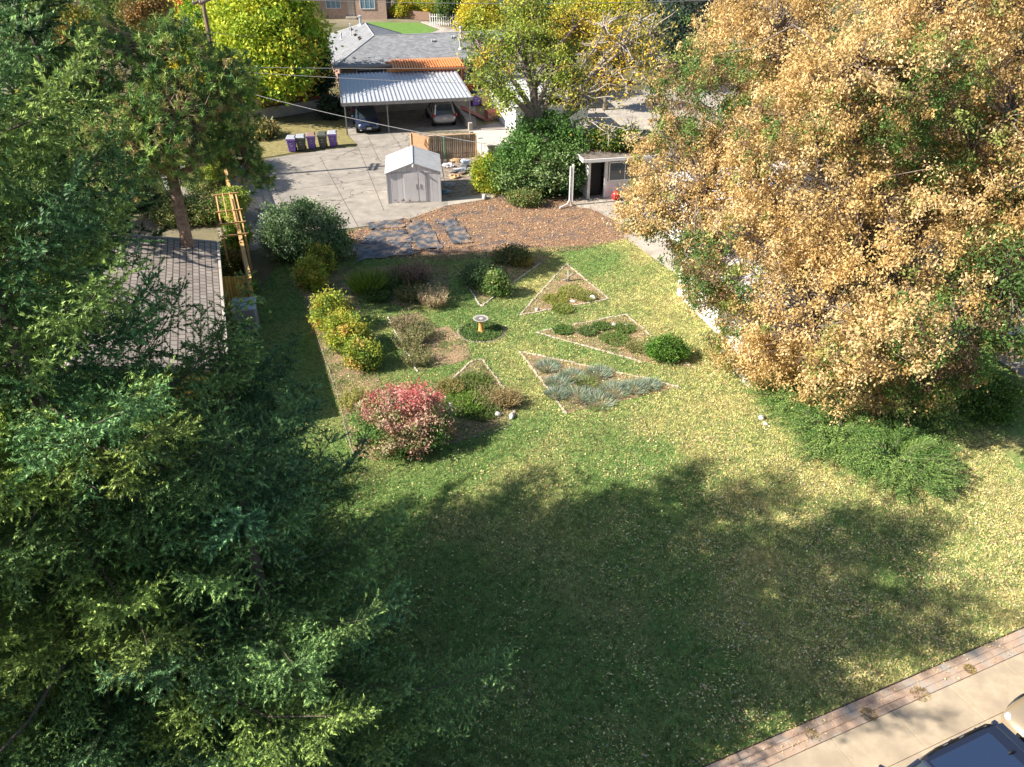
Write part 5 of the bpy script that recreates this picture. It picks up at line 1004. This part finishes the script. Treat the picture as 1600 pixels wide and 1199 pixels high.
per = [(610, 455, 'dark green perennial clump right of the tall grass', (.05, .10, .03), (.1, .15, .04), 1.0), (632, 445, 'brown perennial clump in the back bed', (.16, .11, .07), (.25, .17, .11), 1.0), (652, 440, 'tall dry brown stalks at the back of the bed', (.20, .13, .10), (.32, .23, .17), 1.05), (640, 470, 'dusky green perennials at the front of the back bed', (.07, .11, .04), (.2, .19, .08), .8), (677, 478, 'tan seed headed clump at the right end of the back bed', (.40, .31, .18), (.55, .44, .28), .85), (590, 470, 'dark leafy clump before the tall grass', (.05, .11, .03), (.12, .18, .05), .6)]
for k, (px, py, lab, c1, c2, h) in enumerate(per): spiky('perennial', lab, at(px, py), 240, h, .42, [c1, c2], [1, 1], 130+k, leafy=12, seeds=[c1, c2, tuple(v*1.2 for v in c2)], group='perennials in the back bed', wd=.02, lean=.45)
for k, (px, py, lab, h, c1, c2) in enumerate([(632, 515, 'wispy brown perennial at the top of the left wispy bed', .75, (.30, .24, .15), (.2, .2, .08)), (640, 545, 'wispy green perennial in the middle of the wispy bed', .8, (.18, .22, .07), (.3, .28, .14)), (652, 568, 'wispy clump at the bottom of the wispy bed', .6, (.14, .2, .05), (.32, .3, .14)), (657, 530, 'feathery clump beside the bare earth patch', .7, (.2, .22, .09), (.12, .16, .05))]):
    spiky('perennial', lab, at(px, py), 170, h, .38, [c1, c2], [1, 1], 140+k, leafy=14, seeds=[c1, c2, (.42, .34, .2)], group='wispy perennials left of the birdbath', lean=.5)
for k, (px, py, lab, h, s_, c1, c2) in enumerate([(740, 600, 'green weeds at the top of the blunt bed', .3, .6, (.12, .2, .04), (.22, .26, .08)), (725, 635, 'bright green weeds right beside the red bush', .35, .7, (.12, .24, .03), (.2, .32, .05)), (768, 625, 'tan and green weeds in the middle of the blunt bed', .35, .6, (.22, .24, .08), (.4, .33, .18)), (792, 632, 'upright tan tuft above the long pale stone', .6, .28, (.42, .32, .16), (.28, .22, .1)), (705, 610, 'tawny tuft left at the top of the blunt bed', .4, .35, (.38, .3, .12), (.2, .22, .06)), (750, 645, 'low green growth in the shade right of the red bush', .25, .6, (.08, .15, .03), (.14, .2, .05))]):
    spiky('weed_clump', lab, at(px, py), 520, h, s_, [c1, c2], [1, 1], 150+k, cat='weeds', leafy=4, seeds=[c1, c2], group='weeds in the blunt bed', lean=.8, wd=.025)
for k, (px, py, lab, s_, c1) in enumerate([(868, 470, 'yellowish grass clump at the left of the rear triangle bed', .5, (.28, .30, .06)), (893, 458, 'yellowish grass clump in the centre of the rear triangle bed', .55, (.30, .32, .08)), (915, 466, 'grass clump at the right of the rear triangle bed', .4, (.26, .28, .08)), (880, 485, 'front grass clump of the rear triangle bed', .4, (.22, .27, .06)), (880, 518, 'small green clump near the left tip of the middle bed', .35, (.12, .22, .05)), (918, 520, 'green clump with brown centre in the middle bed', .35, (.13, .2, .06)), (960, 532, 'largest green clump of the middle bed', .55, (.14, .22, .05)), (975, 515, 'green clump at the back of the middle bed', .4, (.14, .22, .05)), (995, 545, 'pale clump near the bright green bush', .4, (.26, .26, .1)), (940, 512, 'low clump behind the largest one in the middle bed', .3, (.12, .2, .05))]):
    spiky('grass_clump', lab, at(px, py), 420, .24, s_, [c1, tuple(v*1.5 for v in c1), (.4, .34, .18)], [1, 1, .4], 160+k, cat='grass clump', leafy=3, seeds=[c1], group='grass clumps in the triangular beds', lean=1., wd=.022)
LV = [(.24, .31, .20), (.36, .41, .34), (.15, .24, .10), (.46, .49, .45)]
for k, (px, py, lab, s_) in enumerate([(855, 575, 'lavender mound at the left tip of the lavender bed', .38), (872, 600, 'lavender mound along the left edge of its bed', .4), (895, 590, 'greenish lavender mound near the middle of its bed', .4), (905, 620, 'large silvery lavender mound at the lower left', .55), (932, 628, 'brightest silver lavender mound at the front edge', .6), (935, 585, 'dark centred lavender mound at the back edge', .38), (960, 612, 'silver lavender mound right of the brightest one', .5), (990, 608, 'lavender mound towards the right tip', .42), (1015, 604, 'smaller lavender mound near the right tip', .32), (870, 618, 'pale sparse lavender at the left front edge', .32), (915, 600, 'yellow green tinged lavender in the middle', .3)]):
    spiky('lavender', lab, at(px, py), 760, .35, s_, LV if k != 10 else [(.3, .33, .1), (.2, .26, .1)], [1, 1, 1, .6] if k != 10 else [1, 1], 180+k, cat='lavender', group='lavender mounds in the triangular bed', lean=1.3, wd=.013)
# ring of ground cover round the birdbath
r = np.random.default_rng(9); n = 5200; a_ = r.random(n)*6.283; q = .95*np.sqrt(r.random(n)); c_ = G(752, 519); P = np.stack([c_.x+np.cos(a_)*q, c_.y+np.sin(a_)*q*1., .02+.16*r.random(n)*(1-.5*q)], 1); P = P[(q > .2)]; n = len(P); D = rdir(r, n, .6)
V, F, C = leaves(P, D, perp(r, D), .07, .035, palette(r, n, [(.09, .18, .05), (.16, .25, .09), (.3, .3, .05)], [1.5, 1, .3])); o = npmesh('ground_cover', V, F, C, 'leaf'); tag(o, 'low green creeping plants in a ring round the birdbath', 'ground cover', kind='stuff')
rng_ = MB()
for k in range(44): a_ = k/44*6.283; rng_.blob((math.cos(a_)*1.0, math.sin(a_)*.95, .015), (.08, .085, .03), k, .3, 6)
o = rng_.build('edging_ring', DE); o.location = (c_.x, c_.y, 0); tag(o, 'ring of small stones round the birdbath planting', 'garden edging')

# --- junipers along the right
def juniper(label, base, R, h, seed, n=150):
    r = np.random.default_rng(seed); t = thing('juniper', label, 'juniper', tuple(base), group='spreading junipers by the white house'); A = []; D = []; L = []; K = []; BR = []
    for k in range(n):
        az = r.random()*6.283; rad = .25+.75*math.sqrt(r.random()); el = .95-.75*rad+r.normal()*.1; ln = R*rad*(.85+.3*r.random()); u = np.array([math.cos(az), math.sin(az), 0.]); sd = np.array([-u[1], u[0], 0]); m = max(4, int(ln/.11)); s = np.linspace(0, 1, m+1)
        P = u*(ln*s)[:, None]; P[:, 2] += h*(1-.62*rad*rad)*np.sin(np.minimum(1, s*1.15)*1.5)*(.75+.4*r.random()); BR.append(P); tint = r.random()
        for i in range(max(1, m//4), m+1):
            d = P[i]-P[i-1]; d /= np.linalg.norm(d); A.append(P[i-1]); D.append(d); L.append(.14); K.append((1, tint))
            for sg in (-1, 1, 1, -1):
                dd = d*.75+sd*sg*(.55+.2*r.normal())+np.array([0, 0, .12+.22*r.normal()]); dd /= np.linalg.norm(dd); A.append(P[i]); D.append(dd); L.append((.14+.28*(1-i/m)+.08*r.random())); K.append((.75+.5*r.random(), tint))
    A, D, L, K = map(np.array, (A, D, L, K)); c = (np.array([[.10, .21, .055]])*(1-K[:, 1:])+np.array([[.25, .36, .11]])*K[:, 1:])*K[:, :1]
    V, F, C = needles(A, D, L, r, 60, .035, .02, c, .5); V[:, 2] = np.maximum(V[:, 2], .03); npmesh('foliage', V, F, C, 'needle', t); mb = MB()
    for P in BR[::2]: mb.tube([P[0], P[len(P)//2], P[-1]], [.03, .02, .006], 4, cap=False)
    mb.build('stem', 'bark', t)
for k, (x, y, R, h, n, lab) in enumerate([(10.9, 26.1, 2.1, .95, 210, 'juniper spreading right under the corner of the white house'), (11.4, 23.9, 2.2, 1.0, 210, 'juniper in the middle of the row along the lawn'), (12.7, 22.3, 2.2, 1.1, 220, 'feathery juniper at the near end of the row'), (14.6, 25.2, 2.2, 1.0, 150, 'juniper behind the others in the shade of the tan tree')]): juniper(lab, (x, y, 0), R, h, 200+k, n)
shrub('yellow_green_bush', 'small yellow green seedling between the white stones and the juniper', at(1185, 590), (.5, .45, .45), 80, 40, .22, .09, .045, [(.25, .34, .04), (.14, .24, .03)], [1, 1], 210)
shrub('foundation_shrub', 'dark leafy shrub under the tan tree in the front', (16.8, 25.6, 0), (1.5, 1.2, .9), 260, 50, .35, .11, .06, [(.07, .15, .03), (.14, .22, .05)], [1, 1], 211)
# vines on the trellis and planting beyond the fence
for k, (px, py, z, rx, rz_, lab, cols) in enumerate([(358, 300, 2.0, 1.0, 1.1, 'yellow green vine heaped over the far end of the trellis', [(.30, .40, .04), (.42, .5, .08), (.16, .26, .03)]), (350, 268, 1.7, 1.1, 1.1, 'vine at the far end of the side fence', [(.2, .3, .04), (.34, .42, .07)]), (385, 400, .8, .6, .7, 'vine growing between the gate and the trellis', [(.26, .38, .05), (.14, .25, .04)]), (395, 470, .3, .4, .4, 'bright weeds right behind the gate', [(.26, .38, .05), (.14, .25, .04)]), (385, 345, 1., .6, .8, 'sunlit vine leaves inside the trellis frame', [(.4, .44, .08), (.24, .34, .06)])]):
    p = G(px, py); q = Vector((-.45, 0, 0)); b_ = (p.x-.5, p.y, 0); shrub('climbing_vine', lab, b_, (rx, rx*1.3, rz_), 150, 50, .3, .12, .07, cols, [1]*len(cols), 220+k, cat='vine', blobs=[(0, 0, z+.2, rx*.8, rx*1.2, rz_), (.1, -.7, z, rx*.7, rx, rz_*.8), (.1, .8, z, rx*.7, rx, rz_*.8)], group='vines on the side fence')
for k, (px, py, rx, rz_, lab) in enumerate([(318, 345, 1.3, .8, 'leafy planting beside the pine trunk'), (322, 300, 1.4, .7, 'tan and green planting beyond the pine trunk'), (350, 425, .8, .6, 'green planting between the garage and the vines'), (225, 330, 1.6, 1., 'shady planting left of the pine trunk'), (150, 370, 1.6, 1., 'shrub behind the brown roofed garage'), (270, 350, 1., .9, 'shrub right under the pine')]):
    shrub('neighbour_shrub', lab, at(px, py), (rx, rx, rz_), 240, 46, .36, .11, .06, [(.13, .2, .05), (.22, .27, .09), (.35, .30, .12), (.07, .12, .04)], [1.4, 1, .5, 1], 230+k, group='planting in the neighbouring garden')
for k, (px, py, rx, rz_, pi, lab) in enumerate([(485, 24, 2.2, .7, 5, 'dark low shrub under the left windows of the far house'), (520, 24, 2., .7, 3, 'russet shrub under the second window of the far house'), (540, 22, .9, 2.2, 2, 'narrow yellow shrub beside the far front door'), (400, 215, 1.5, .6, 4, 'straw coloured weeds left of the bins'), (517, 186, .6, .9, 5, 'dark shrub at the left rear corner of the carport'), (660, 28, 2.2, 1.4, 2, 'yellow shrub at the end of the far lawn'), (745, 40, 2.2, 1.4, 2, 'yellow green shrub by the white rail fence'), (462, 40, 2.6, 1.2, 4, 'dusky shrubs beyond the left slope of the grey roof')]):
    shrub('street_shrub', lab, at(px, py), (rx, rx*.8, rz_), 130, 34, .5, .24, .13, PAL[pi][0], PAL[pi][1], 250+k, group='shrubs in the gardens beyond the alley')
shrub('creeper', 'green creeper growing on the flat porch roof', (g0.x+1.7, g0.y+2.2, 2.6), (1.9, 1.6, .5), 240, 42, .4, .15, .09, [(.13, .22, .04), (.07, .13, .03), (.3, .34, .06)], [1, 1, .5], 270, cat='vine')
